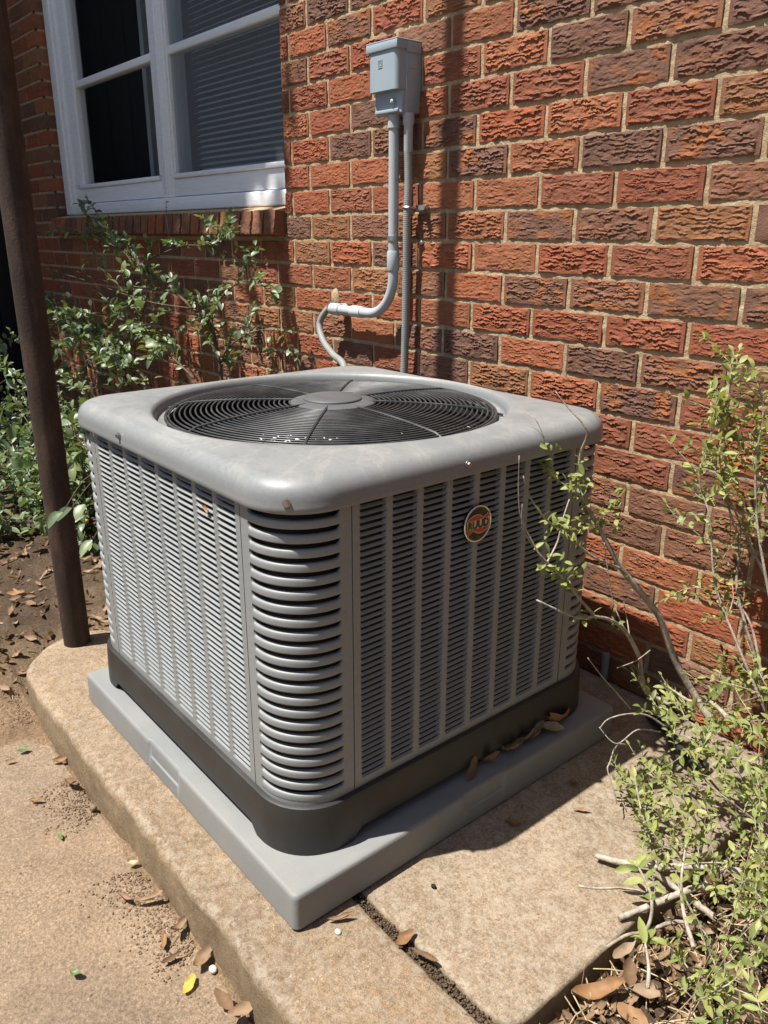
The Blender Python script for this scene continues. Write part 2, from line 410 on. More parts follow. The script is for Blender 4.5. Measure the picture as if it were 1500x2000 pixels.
pile2 = np.exp(-((X + 0.42) / 0.16) ** 2) * np.exp(-((Y + 1.2) / 0.1) ** 2) * 0.02
Z = Z + pile2
Z = np.where(near, Z, np.minimum(Z, -1.30))
mb = MB(); mb.grid(np.stack([X, Y, Z], -1))
ground = mb.build('ground', SOIL, smooth=True, recalc=False)
me = ground.data
att = me.attributes.new('sand', 'FLOAT', 'POINT')
sandv = (1 - np.maximum(Lm, Rm)) * (1 - 0.25 * Bm)
att.data.foreach_set('value', np.clip(sandv, 0, 1).astype(np.float32).ravel())
tag(ground, 'bare brown soil round the slabs, littered with dry leaves', kind='structure')

mb = MB()
dx = axis(-0.5, 1.7, 0.03, 7); dx = dx[(dx > -0.46) & (dx < 7)]; dy = axis(-1.9, -1.1, 0.03, 8); dy = dy[(dy < -1.1) & (dy > -8)]
XX, YY = np.meshgrid(dx, dy, indexing='ij')
mb.grid(np.stack([XX, YY, ZD + 0.003 * (fbm(XX * 6, YY * 6, 2) - 0.5)], -1))
drive = mb.build('driveway', DRIVE, smooth=True, recalc=False)
tag(drive, 'sandy concrete driveway below the kerb of the slab', kind='structure')

def slab(name, outline, zt, zb, mat, jit, label, seed, rad=0.02):
    P = np.array(outline, float)
    # resample
    Q = np.vstack([P, P[:1]]); seg = np.linalg.norm(np.diff(Q, axis=0), axis=1); s = np.r_[0, np.cumsum(seg)]
    n = int(s[-1] / 0.012); t = np.linspace(0, s[-1], n, endpoint=False)
    R = np.c_[np.interp(t, s, Q[:, 0]), np.interp(t, s, Q[:, 1])]
    for _ in range(4): R = (np.roll(R, 1, 0) + R * 2 + np.roll(R, -1, 0)) / 4
    T = np.roll(R, -1, 0) - np.roll(R, 1, 0); T /= np.linalg.norm(T, axis=1)[:, None]
    N = np.c_[-T[:, 1], T[:, 0]]                       # inward for CCW
    for _ in range(6): N = (np.roll(N, 1, 0) + N * 2 + np.roll(N, -1, 0)) / 4
    N /= np.linalg.norm(N, axis=1)[:, None]
    rows = [(0.0, zb, 0, 1), (0.0, zb * 0.6 + zt * 0.4, 0, 1), (0.001, zt - rad * 1.25, 0.2, 1), (rad * 0.22, zt - rad * 0.55, 0.8, 0.6), (rad * 0.62, zt - rad * 0.2, 1, 0.1), (rad * 1.3, zt - 0.0012, 0.9, 0), (rad * 1.9, zt, 0.6, 0)]
    mb = MB(); L = []; wear = []; side = []
    for k, (o, z, w, sd) in enumerate(rows):
        j = (fbm(R[:, 0] * 24, R[:, 1] * 24 + k * 0.35, seed, 5) - 0.5) * 2 * jit * (1 if 0 < k < 6 else 0.4)
        zz = z + (j * 0.35 if 1 < k < 6 else 0)
        pts = R + N * (o + j)[:, None]
        L.append(np.c_[pts, np.full(n, 1.0) * zz]); wear += [w] * n; side += [sd] * n
    mb.rings(L, True, False, True)
    o = mb.build(name, mat, smooth=True, auto=55)
    for nm, va in (('wear', wear), ('side', side)):
        a = o.data.attributes.new(nm, 'FLOAT', 'POINT'); a.data.foreach_set('value', np.array(va, np.float32))
    return tag(o, label, kind='structure')
arc = [(-0.40, -1.108), (-0.44, -1.096), (-0.475, -1.075), (-0.505, -1.05), (-0.53, -1.02), (-0.547, -0.985), (-0.555, -0.945), (-0.553, -0.905), (-0.54, -0.87), (-0.515, -0.845), (-0.48, -0.83)]
out1 = [(-0.30, -1.114)] + [(0.2, -1.112), (0.8, -1.112), (2.6, -1.112), (2.6, -0.912), (0.9, -0.908), (0.4, -0.906), (0.1, -0.88), (-0.2, -0.84)] + arc[::-1]
slab('kerb_slab', out1, Z1, -1.45, SLAB1, 0.0065, 'long pebbly concrete kerb slab with a rounded end by the pole', 4, 0.014)
out2 = [(-0.42, -0.80), (0.15, -0.867), (0.45, -0.895), (0.965, -0.895), (0.982, -0.888), (0.986, -0.872), (0.986, -0.5), (0.982, -0.02), (-0.42, -0.02)]
slab('patio_slab', out2, Z1 + 0.002, -1.45, SLAB2, 0.0022, 'smooth square concrete slab under the air conditioner', 8, 0.008)

# ------------------------------------------------------------------ brick wall
LB, PB, JT = 0.2032, 0.0735, 0.0117
WX0, WX1, WZ0, WZ1 = -3.68, 2.3, -1.42, 1.5
OX0, OX1, OZ0 = -3.012, -0.852, -0.163
wall = empty('brick_wall', (0, 0, Z1), 'red brown rough faced brick wall with tan mortar behind the air conditioner', 'wall')
def bark(nx, nz, w, h, seed, amp=1.0, vertical=False):
    r = np.random.default_rng(seed)
    xs = np.linspace(-w / 2, w / 2, nx); zs = np.linspace(-h / 2, h / 2, nz)
    Xg, Zg = np.meshgrid(xs, zs, indexing='ij')
    A, B = (Zg, Xg) if vertical else (Xg, Zg)
    per = r.uniform(0.0055, 0.0095)
    wv = (fbm(A / 0.024, B / 0.013, seed, 4) - 0.5) * 0.017 + (fbm(A / 0.006, B / 0.005, seed + 5, 3) - 0.5) * 0.0065
    ph = (B + wv) / per; idn = np.floor(ph); fr = ph - idn
    a = np.clip((vn(A / 0.021 + idn * 13.7, idn * 7.3, seed + 9) - 0.18) * 1.9, 0, 1)
    hgt = 0.0006 + a * (1 - fr) ** 1.2 * 0.0037 * amp + (fbm(A / 0.009, B / 0.005, seed + 2, 4) - 0.5) * 0.0026 + (fbm(A / 0.05, B / 0.03, seed + 3, 2) - 0.5) * 0.003
    ex = np.minimum(Xg + w / 2, w / 2 - Xg); ez = np.minimum(Zg + h / 2, h / 2 - Zg)
    m0 = 0.0085 * r.uniform(0.6, 1.3)
    mx = sstep(m0 - 0.001, m0 + 0.0015, ex + (vn(Zg / 0.008, Zg * 0, seed + 4) - 0.5) * 0.003)
    mz = sstep(0.0, 0.0035, ez)
    hgt = hgt * (mx if not vertical else 1) * (0.25 + 0.75 * mz) + 0.0008
    # irregular outline
    wob = lambda t, k: (fbm(t / 0.03, t * 0 + k, seed, 3) - 0.5) * 0.0026
    Xg = Xg + np.where(ex < 1e-6, wob(Zg, 1.0), 0); Zg = Zg + np.where(ez < 1e-6, wob(Xg, 2.0), 0)
    return Xg, -hgt, Zg
def brick_mb(nx, nz, w, h, seed, amp=1.0, depth=0.014, vertical=False):
    Xg, Yg, Zg = bark(nx, nz, w, h, seed, amp, vertical)
    mb = MB(); mb.grid(np.stack([Xg, Yg, Zg], -1))
    idx = [i * nz for i in range(nx)] + [(nx - 1) * nz + j for j in range(1, nz)] + [i * nz + nz - 1 for i in range(nx - 2, -1, -1)] + [j for j in range(nz - 2, 0, -1)]
    n0 = len(mb.v)
    for i in idx: p = mb.v[i]; mb.v.append((p[0] * 0.985, depth, p[2] * 0.97))
    m = len(idx)
    for k in range(m): mb.f.append((idx[k], idx[(k + 1) % m], n0 + (k + 1) % m, n0 + k))
    return mb
NVAR = 20
BM = [brick_mb(92, 44, LB - JT, PB - JT, 100 + i, [1, 0.62, 0.9, 0.42, 1.2][i % 5]).mesh('brick', BRICK, smooth=True, auto=50) for i in range(NVAR)]
BMD = [brick_mb(40, 20, LB - JT, PB - JT, 300 + i, 1, 0.11).mesh('brick', BRICK, smooth=True, auto=50) for i in range(3)]
BML = [brick_mb(26, 12, LB - JT, PB - JT, 400 + i, 0.9) for i in range(5)]
REDS = [(0.30, 0.080, 0.033), (0.33, 0.099, 0.041), (0.265, 0.073, 0.034), (0.31, 0.108, 0.047), (0.245, 0.078, 0.040)]
BROWNS = [(0.165, 0.082, 0.050), (0.195, 0.088, 0.050), (0.145, 0.076, 0.051), (0.215, 0.098, 0.056), (0.135, 0.072, 0.051)]
TANS = [(0.27, 0.125, 0.052), (0.30, 0.135, 0.055), (0.24, 0.115, 0.055)]
rb = random.Random(21)
def bcol():
    u = rb.random()
    if u < 0.46: c = rb.choice(REDS); a = rb.uniform(0, 0.35)
    elif u < 0.90: c = rb.choice(BROWNS); a = rb.choice([0, 0.1, 0.3, 0.9])
    else: c = rb.choice(TANS); a = 0.5
    k = rb.uniform(0.88, 1.12)
    return (c[0] * k, c[1] * k, c[2] * k, a)
bricks = []
cmin = int(math.floor(WZ0 / PB)); cmax = int(math.ceil(WZ1 / PB))
for c in range(cmin, cmax):
    z = c * PB
    ivs = [(WX0, WX1)]
    if z + PB / 2 > -0.235: ivs = [(WX0, OX0 + JT / 2), (OX1 - JT / 2, WX1)]
    for a, b in ivs:
        off = 0 if c % 2 == 0 else 0.5
        js = [a] + [(k + off) * LB + rb.uniform(-0.004, 0.004) for k in range(-40, 40) if a + 0.045 < (k + off) * LB < b - 0.045] + [b]
        for x0, x1 in zip(js[:-1], js[1:]):
            deep = abs(x1 - (OX0 + JT / 2)) < 1e-6
            bricks.append(((x0 + x1) / 2 + (0 if not deep else -0.001), z, x1 - x0 - JT, deep))
pts = np.array([(b[0], 0, b[1]) for b in bricks]); pj = project(pts)
vis = (pj[:, 2] > 0.2) & (pj[:, 0] > -70) & (pj[:, 0] < 1570) & (pj[:, 1] > -40) & (pj[:, 1] < 1560)
# behind the unit: hidden
hid = (pj[:, 0] > 250) & (pj[:, 0] < 1090) & (pj[:, 1] > 790)
vis &= ~hid
size = np.where(vis, 1 / pj[:, 2] ** 2, 0)
order = np.argsort(-size)
single = set(int(i) for i in order[:300] if size[i] > 0)
fv, ff, fc = [], [], []
for i, (x, z, w, deep) in enumerate(bricks):
    col = bcol(); y = rb.uniform(-0.0028, -0.0008)
    if i in single or deep:
        if i in single or deep:
            me = rb.choice(BMD) if deep else BM[rb.randrange(NVAR)]
            o = link_mesh('brick', me, (x, y, z), wall, rot=(rb.uniform(-.008, .008), rb.uniform(-.004, .004), 0), scale=(w / (LB - JT), 1, 1)); o.color = col
    else:
        m = BML[rb.randrange(5)]; n = len(fv); sx = w / (LB - JT)
        fv += [(p[0] * sx + x, p[1] + y, p[2] + z) for p in m.v]; ff += [tuple(k + n for k in f) for f in m.f]; fc += [col] * len(m.v)
mb = MB(); mb.v = fv; mb.f = ff
fo = mb.build('brick_field', BRICK_A, wall, smooth=True, auto=50)
at = fo.data.color_attributes.new('bcol', 'FLOAT_COLOR', 'POINT'); at.data.foreach_set('color', np.array(fc, np.float32).ravel())
fo['kind'] = 'stuff'
# mortar sheet
def msheet(xa, xb, za, zb, st):
    nx = max(2, int((xb - xa) / st) + 1); nz = max(2, int((zb - za) / st) + 1)
    Xg, Zg = np.meshgrid(np.linspace(xa, xb, nx), np.linspace(za, zb, nz), indexing='ij')
    return np.stack([Xg, 0.0002 - (fbm(Xg / 0.022, Zg / 0.022, 6, 4) - 0.5) * 0.0062, Zg], -1)
mb = MB()
mb.grid(msheet(WX0, OX0 - 0.004, WZ0, WZ1, 0.012)); mb.grid(msheet(OX0 - 0.004, OX1, WZ0, -0.2385, 0.01)); mb.grid(msheet(OX1, 0.95, WZ0, WZ1, 0.0075)); mb.grid(msheet(0.95, WX1, WZ0, WZ1, 0.03))
mb.build('mortar', MORTAR, wall, smooth=True, recalc=False)
mb = MB()
mb.box(WX0, OX0 - 0.004, 0.012, 0.2, WZ0, WZ1); mb.box(OX1, WX1, 0.012, 0.2, WZ0, WZ1); mb.box(OX0, OX1, 0.012, 0.2, WZ0, -0.24)
mb.build('wall_core', MORTAR, wall)
# sill of rowlock bricks, tilted
SB = []
for i in range(4):
    b = brick_mb(18, 24, PB - JT, 0.076, 500 + i, 1.0, 0.125, True); SB.append(b.mesh('sill_brick', BRICK, smooth=True, auto=50))
ns = 29; wsill = (OX1 - OX0) / ns
mb = MB(); Q = [(-0.038, -0.2395), (-0.0345, -0.1668), (0.07, -0.1475), (0.07, -0.2395)]
mb.rings([[(x, y, z) for y, z in Q] for x in (OX0 + 0.012, OX1 - 0.012)], True, True, True)
mb.build('sill_mortar', MORTAR, wall)
for k in range(ns):
    o = link_mesh('sill_brick', SB[rb.randrange(4)], (OX0 + (k + 0.5) * wsill, -0.043 + rb.uniform(-.001, .001), -0.2035), wall, rot=(math.radians(-9), rb.uniform(-.01, .01), 0))
    u = rb.random(); cc = rb.choice(BROWNS if u < 0.62 else REDS if u < 0.85 else TANS); o.color = (*cc, 0.4)

# ------------------------------------------------------------------ window
win = empty('window', (-1.93, 0.06, -0.14), 'white painted double window with dark panes and a venetian blind', 'window')
def bx(name, x0, x1, y0, y1, z0, z1, mat=WHITE, par=win, bev=0.004):
    return MB().box(x0, x1, y0, y1, z0, z1).build(name, mat, par, bevel=bev)
ZT = 1.45
bx('casing', -3.003, -2.862, 0.045, 0.14, -0.148, ZT); bx('casing', -0.912, -0.853, 0.040, 0.14, -0.150, ZT)
bx('casing_bead', -2.935, -2.905, 0.038, 0.05, -0.11, ZT, bev=0.003)
bx('sill_board', -2.8615, -0.9125, 0.040, 0.15, -0.150, -0.100, bev=0.005)
bx('mullion', -1.858, -1.752, 0.050, 0.14, -0.0985, ZT)
bx('mullion_bead', -1.815, -1.797, 0.043, 0.055, -0.0985, ZT, bev=0.003)
for (a, b, g0, g1) in ((-2.861, -1.8585, -2.742, -1.895), (-1.7515, -0.9125, -1.742, -0.930)):
    bx('lower_rail', a, b, 0.054, 0.13, -0.096, -0.030); bx('drip_strip', a + 0.08 if a < -2 else a + 0.005, b - 0.02 if a < -2 else b, 0.045, 0.07, -0.0295, -0.012, bev=0.003)
    bx('sash_stile', a, g0, 0.058, 0.11, -0.0285 if False else -0.011, ZT); bx('sash_stile', g1, b, 0.058, 0.11, -0.011, ZT)
    for zc in (0.43, 0.88, 1.33):
        bx('muntin', g0 + 0.0005, g1 - 0.0005, 0.062, 0.105, zc - 0.015, zc + 0.015, bev=0.004)
    zl = -0.011
    for zc in (0.43, 0.88, 1.33):
        bx('pane', g0 - 0.003, g1 + 0.003, 0.082, 0.086, zl + (0.0 if zl < 0 else -0.004), zc - 0.012, GLASS, bev=0)
        zl = zc + 0.016
bx('insect_screen', -1.741, -0.931, 0.0725, 0.0735, -0.010, 1.40, SCREEN, bev=0)
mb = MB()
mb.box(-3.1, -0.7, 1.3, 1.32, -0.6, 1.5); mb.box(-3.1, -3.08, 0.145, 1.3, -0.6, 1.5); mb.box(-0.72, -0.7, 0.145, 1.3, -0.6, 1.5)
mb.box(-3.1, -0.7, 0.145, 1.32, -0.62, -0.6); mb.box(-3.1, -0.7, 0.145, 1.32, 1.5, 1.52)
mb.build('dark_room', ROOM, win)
# inner frame seen in the left half and the blinds
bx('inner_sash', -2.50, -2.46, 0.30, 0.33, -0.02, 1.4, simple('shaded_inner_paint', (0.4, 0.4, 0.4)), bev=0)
bl = MB().box(-1.70, -0.92, 0.155, 0.185, 1.40, 1.44).build('blind', BLIND, win)
sm = MB()
prof = [(-0.0125, 0.0045), (-0.004, -0.001), (0.004, -0.0035), (0.0125, -0.004)]
sm.rings([[(x, y, z + 0.84 * y) for y, z in prof] + [(x, y, z + 0.84 * y - 0.0009) for y, z in prof[::-1]] for x in (-0.405, 0.405)], True, True, True)
sme = sm.mesh('slat', BLIND)
for k in range(64):
    link_mesh('slat', sme, (-1.325, 0.165, -0.015 + k * 0.0215), bl)

# ------------------------------------------------------------------ air conditioner
ZP = -1.20                     # pad top
XL, XR, YF, YB = -0.195, 0.61, -0.985, -0.222
XC, YC = (XL + XR) / 2, (YF + YB) / 2
RAD, FLAT = 0.088, 0.030; CW = RAD + FLAT
ZB0, ZT0 = -1.1135, -0.604
ac = empty('air_conditioner', (XC, YC, ZP), 'large grey louvered air conditioner unit with round top grille on a grey pad', 'air conditioner')
def rrect(hx, hy, r, n=200):
    out = []
    for k in range(n):
        # equal arc-length walk
        pass
    segs = []
    per = [(hx - r) * 2, r * math.pi / 2, (hy - r) * 2, r * math.pi / 2] * 2
    tot = sum(per); pts = []
    for k in range(n):
        s = tot * k / n; i = 0
        while s > per[i]: s -= per[i]; i += 1
        if i == 0: p = (-(hx - r) + s, -hy, 0, -1)
        elif i == 1: a = s / r; p = (hx - r + r * math.sin(a), -(hy - r) - r * math.cos(a), math.sin(a), -math.cos(a))
        elif i == 2: p = (hx, -(hy - r) + s, 1, 0)
        elif i == 3: a = s / r; p = (hx - r + r * math.cos(a), hy - r + r * math.sin(a), math.cos(a), math.sin(a))
        elif i == 4: p = (hx - r - s, hy, 0, 1)
        elif i == 5: a = s / r; p = (-(hx - r) - r * math.sin(a), hy - r + r * math.cos(a), -math.sin(a), math.cos(a))
        elif i == 6: p = (-hx, hy - r - s, -1, 0)
        else: a = s / r; p = (-(hx - r) - r * math.cos(a), -(hy - r) - r * math.sin(a), -math.cos(a), -math.sin(a))
        pts.append(p)
    return np.array(pts)
HX, HY = (XR - XL) / 2, (YB - YF) / 2
def contour(off, n=240, r=RAD, hx=HX, hy=HY, cx=XC, cy=YC):
    P = rrect(hx, hy, r, n); return np.c_[P[:, 0] + P[:, 2] * off + cx, P[:, 1] + P[:, 3] * off + cy]
def ring3(P, z): return np.c_[P, np.full(len(P), z) if not hasattr(z, '__len__') else z]
# top cover
NT_ = 240
mb = MB(); L = []
L.append(ring3(contour(0.004), -0.6085)); L.append(ring3(contour(0.0105), -0.6105)); L.append(ring3(contour(0.0125), -0.6075)); L.append(ring3(contour(0.0115), -0.602))
L.append(ring3(contour(0.0108), -0.594))
rr = 0.030; zt = -0.5635
for a in range(1, 9):
    t = a / 8 * math.pi / 2
    L.append(ring3(contour(0.0105 - rr * (1 - math.cos(t))), zt - rr + rr * math.sin(t)))
inner = contour(0.0105 - rr); 
RH = 0.352
ang = np.arctan2(inner[:, 1] - YC, inner[:, 0] - XC)
circ = np.c_[XC + RH * np.cos(ang), YC + RH * np.sin(ang)]
for k in range(1, 6):
    t = k / 5
    L.append(ring3(inner * (1 - t) + circ * t, zt + 0.006 * math.sin(t * math.pi * 0.5)))
def circ_ring(r, z): return ring3(np.c_[XC + r * np.cos(ang), YC + r * np.sin(ang)], z)
for r, z in ((RH - 0.004, zt + 0.0035), (RH - 0.0075, zt - 0.003), (RH - 0.009, zt - 0.010), (RH - 0.0095, zt - 0.015), (RH - 0.012, zt - 0.0165), (RH - 0.030, zt - 0.017), (RH - 0.030, zt - 0.024)):
    L.append(circ_ring(r, z))
mb.rings(L); cover = mb.build('top_cover', ACG, ac, smooth=True, auto=60)
def screw(pos, nrm, par, name='screw', r=0.0048, mat=STEEL):
    n = Vector(nrm).normalized(); p = Vector(pos)
    m = MB(); m.tube([p, p + n * 0.0025], r * 1.25, 12); m.tube([p + n * 0.0025, p + n * 0.0065], [r * 0.85, r * 0.8], 6)
    return m.build(name, mat, par, smooth=True, auto=40)
a45 = RAD * 0.7071
screw((XR - RAD + a45 + 0.0078, YF + RAD - a45 - 0.0078, -0.594), (1, -1, 0), cover)
screw((0.085, YF - 0.0105, -0.590), (0, -1, 0), cover); screw((XR + 0.0105, -0.64, -0.590), (1, 0, 0), cover)
screw((XL + RAD - a45 - 0.0078, YF + RAD - a45 - 0.0078, -0.594), (-1, -1, 0), cover)
# fan guard
fg_z = lambda r: -0.5570 - 0.0135 * (r / 0.318) ** 3
mb = MB(); mb.tube([(XC + 0.324 * math.cos(a), YC + 0.324 * math.sin(a), fg_z(0.324) - 0.001) for a in np.linspace(0, 2 * math.pi, 97)], 0.0034, 6, False)
guard = mb.build('fan_guard', WIRE, ac, smooth=True)
nring = 24
for k in range(nring):
    r = 0.086 + (0.318 - 0.086) * k / (nring - 1)
    mb = MB(); mb.tube([(XC + r * math.cos(a), YC + r * math.sin(a), fg_z(r)) for a in np.linspace(0, 2 * math.pi, 73 + (k // 4) * 6)], 0.0019, 6, False)
    mb.build('ring', WIRE, guard, smooth=True)
A0 = 0.0
for k in range(8):
    a = A0 + k * math.pi / 4
    mb = MB(); rs = np.linspace(0.062, 0.338, 15)
    mb.tube([(XC + r * math.cos(a), YC + r * math.sin(a), (fg_z(r) + (0.0022 if r < 0.315 else -0.003)) if r < 0.32 else -0.5770) for r in rs], 0.0026, 6)
    ex, ey = XC + 0.332 * math.cos(a), YC + 0.332 * math.sin(a)
    if k % 2 == 0: mb.tube([(ex, ey, -0.581), (ex, ey, -0.5745)], 0.006, 10)
    mb.build('spoke', WIRE, guard, smooth=True, auto=50)
mb = MB(); an = np.linspace(0, 2 * math.pi, 64, endpoint=False)
def lathe(rz, cx=XC, cy=YC): return [[(cx + r * math.cos(a), cy + r * math.sin(a), z) for a in an] for r, z in rz]
mb.rings(lathe([(0.084, -0.562), (0.084, -0.5565), (0.080, -0.5540), (0.062, -0.5525), (0.058, -0.5520), (0.0575, -0.5490), (0.055, -0.5470), (0.03, -0.5458), (0.001, -0.5455)]), True, True, True)
HUBM = simple('hub_grey', (0.085, 0.087, 0.09), 0.45, 0.5, var=0.15, scale=30, dust=0.3, dustcol=(0.17, 0.15, 0.12))
mb.build('hub_cap', HUBM, guard, smooth=True, auto=40)
mb = MB(); mb.rings(lathe([(0.326, -0.5875), (0.322, -0.60), (0.318, -0.72), (0.30, -0.80)])); mb.build('fan_shroud', DARK, ac, smooth=True)
mb = MB(); mb.rings(lathe([(0.07, -0.60), (0.075, -0.61), (0.075, -0.70), (0.02, -0.71)]), True, True, True); mot = mb.build('motor', DARK, ac, smooth=True)
for k in range(3):
    a = k * 2 * math.pi / 3 + 0.5; G = np.zeros((9, 7, 3))
    for i, r in enumerate(np.linspace(0.06, 0.30, 9)):
        for j, t in enumerate(np.linspace(-0.42, 0.42, 7)):
            aa = a + t * (0.75 + 0.5 * r / 0.3); G[i, j] = (XC + r * math.cos(aa), YC + r * math.sin(aa), -0.665 + 0.055 * t / 0.42 * (0.6 + 0.4 * r / 0.3))
    mb = MB(); mb.grid(G); G2 = G.copy(); G2[:, :, 2] -= 0.004; mb.grid(G2); mb.build('fan_blade', DARK, mot, smooth=True, recalc=False)
# inner coil and core
mb = MB(); mb.rings([ring3(contour(-0.020, 120), z) for z in (-1.11, -0.62)], True, True, False); mb.build('coil', COIL, ac, smooth=True, auto=40)
# louver panels
PIT, NROW, NCOL = 0.01075, 45, 8
ZL0 = ZB0 + 0.0175
def louver_mesh(w):
    nx, nz = 15, 5; D = 0.0038; ZTIP = 0.0031
    us = np.array([0, .025, .06, .11, .18, .3, .42, .5, .58, .7, .82, .89, .94, .975, 1.0]); G = np.zeros((nx, nz, 3))
    for i, u in enumerate(us):
        e = min(u, 1 - u) * w / 0.0085; rmp = math.sqrt(max(0, 1 - (1 - min(1, e)) ** 2))
        for j in range(nz):
            t = j / (nz - 1)
            G[i, j] = ((u - 0.5) * w, D * rmp * t, PIT * t * (1 - rmp) + ZTIP * t * rmp)
    top = G[:, -1].copy(); lip = G[:, 0].copy()
    mb = MB(); mb.grid(G)
    G2 = np.stack([lip + np.array([0, 0.0002, -0.0011]), lip + np.array([0, -0.0005, -0.0002]), lip + np.array([0, 0, 0.0006])], 1); mb.grid(G2)
    return mb
def panel(face):
    if face == 'front': s0, s1 = XL + CW, XR - CW; M = lambda s, d, z: (s, YF + d, z); rz = 0
    else: s0, s1 = YF + CW, YB - CW; M = lambda s, d, z: (XR - d, s, z); rz = math.pi / 2
    s0 += 0.001; s1 -= 0.001; mg = 0.0135; rib = 0.0110
    cw = (s1 - s0 - 2 * mg - (NCOL - 1) * rib) / NCOL
    zt = ZL0 + NROW * PIT
    mb = MB()
    def strip(a, b, z0, z1): mb.add([M(a, 0, z0), M(b, 0, z0), M(b, 0, z1), M(a, 0, z1), M(a, .012, z0), M(b, .012, z0), M(b, .012, z1), M(a, .012, z1)], [(0, 1, 2, 3), (0, 4, 5, 1), (3, 2, 6, 7), (0, 3, 7, 4), (1, 5, 6, 2)])
    strip(s0, s1, ZB0, ZL0); strip(s0, s1, zt, ZT0 + 0.01)
    x = s0; strip(s0, s0 + mg, ZL0, zt); strip(s1 - mg, s1, ZL0, zt)
    for k in range(1, NCOL): a = s0 + mg + k * cw + (k - 1) * rib; strip(a, a + rib, ZL0, zt)
    po = mb.build('louver_panel', ACL, ac)
    lm = louver_mesh(cw); me = lm.mesh('louver', ACL, smooth=True, auto=40, recalc=False)
    cells = []
    for k in range(NCOL):
        sc = s0 + mg + k * (cw + rib) + cw / 2
        for r in range(NROW): cells.append((M(sc, 0, ZL0 + r * PIT)))
    return po, me, lm, cells, rz
PAN = [panel('front'), panel('side')]
allc = [(float(np.linalg.norm(np.array(c) - C0)), pi, ci) for pi, pn in enumerate(PAN) for ci, c in enumerate(pn[3])]
allc.sort(); keep = set((pi, ci) for _, pi, ci in allc[:300])
for pi, (po, me, lm, cells, rz) in enumerate(PAN):
    mb = MB(); cr, sr = math.cos(rz), math.sin(rz)
    for ci, c in enumerate(cells):
        if (pi, ci) in keep: link_mesh('louver', me, c, po, rot=(0, 0, rz))
        else: mb.add([(p[0] * cr - p[1] * sr + c[0], p[0] * sr + p[1] * cr + c[1], p[2] + c[2]) for p in lm.v], lm.f)
    o = mb.build('louver_field', ACL, po, smooth=True, auto=40, recalc=False); o['kind'] = 'stuff'
# plain rear and far panels
mb = MB(); mb.box(XL + CW + .001, XR - CW - .001, YB - 0.004, YB, ZB0, ZT0 + .01); mb.build('rear_panel', ACL, ac)
mb = MB(); mb.box(XL, XL + 0.004, YF + CW + .001, YB - CW - .001, ZB0, ZT0 + .01); mb.build('far_panel', ACL, ac)
# slotted corner panels
SL = FLAT + RAD * math.pi / 2 + FLAT
def cpath(s):
    if s < FLAT: return (HX - CW + s, -HY, 0, -1)
    if s < FLAT + RAD * math.pi / 2:
        a = (s - FLAT) / RAD; return (HX - RAD + RAD * math.sin(a), -(HY - RAD) - RAD * math.cos(a), math.sin(a), -math.cos(a))
    return (HX, -(HY - RAD) + s - FLAT - RAD * math.pi / 2, 1, 0)
NS = 22; PS = 0.0222; ZS0 = ZB0 + 0.0095; MGN = 0.0215
HB = 0.0131
prof = [(-0.0060, 0.0004), (-0.0008, 0.0), (0.0002, 0.0005), (0.0004, 0.0022), (0.0004, 0.0072), (0.0002, 0.0106), (-0.0008, 0.0122), (-0.0028, 0.0130), (-0.0065, 0.0131)]
def corner(sx, sy):
    W = lambda s, n, z: (XC + sx * (cpath(s)[0] + cpath(s)[2] * n), YC + sy * -1 * -1 * (cpath(s)[1] + cpath(s)[3] * n), z)
    mb = MB()
    for a, b in ((0.001, MGN), (SL - MGN, SL - 0.001)):
        G = np.array([[W(s, 0, z) for z in (ZB0, ZT0 + 0.01)] for s in np.linspace(a, b, 4)]); mb.grid(G)
    ss = np.linspace(MGN, SL - MGN, 18)
    mb.grid(np.array([[W(s, 0, z) for z in (ZB0, ZS0 + 0.001)] for s in ss]))
    mb.grid(np.array([[W(s, 0, z) for z in (ZS0 + NS * PS, ZT0 + 0.01)] for s in ss]))
    po = mb.build('corner_panel', ACL, ac, smooth=True, auto=40)
    es = 0.0048; s_ = list(MGN + es * (1 - np.cos(np.linspace(0, math.pi / 2, 6)))) + list(np.linspace(MGN + es, SL - MGN - es, 20)[1:-1]) + list((SL - MGN) - es * (1 - np.cos(np.linspace(math.pi / 2, 0, 6))))
    mb = MB(); G = []
    for s in s_:
        e = min(s - MGN, SL - MGN - s) / es; t = 1 - math.sqrt(max(0, 1 - (1 - min(1, e)) ** 2)); k = 1 - t
        row = []
        for n, z in prof:
            h = (z / HB) * (HB + (PS - HB) * t) if z > 0.006 else z * k
            row.append(W(s, n * (0.15 + 0.85 * k), ZS0 + h))
        G.append(row)
    mb.grid(np.array(G)); o0 = mb.build('slat', ACL, po, smooth=True, auto=70)
    for k in range(1, NS):
        o = o0.copy(); COL.objects.link(o); o.parent = po; o.location = o0.location + Vector((0, 0, k * PS))
corner(1, 1); corner(-1, 1); corner(1, -1); corner(-1, -1)
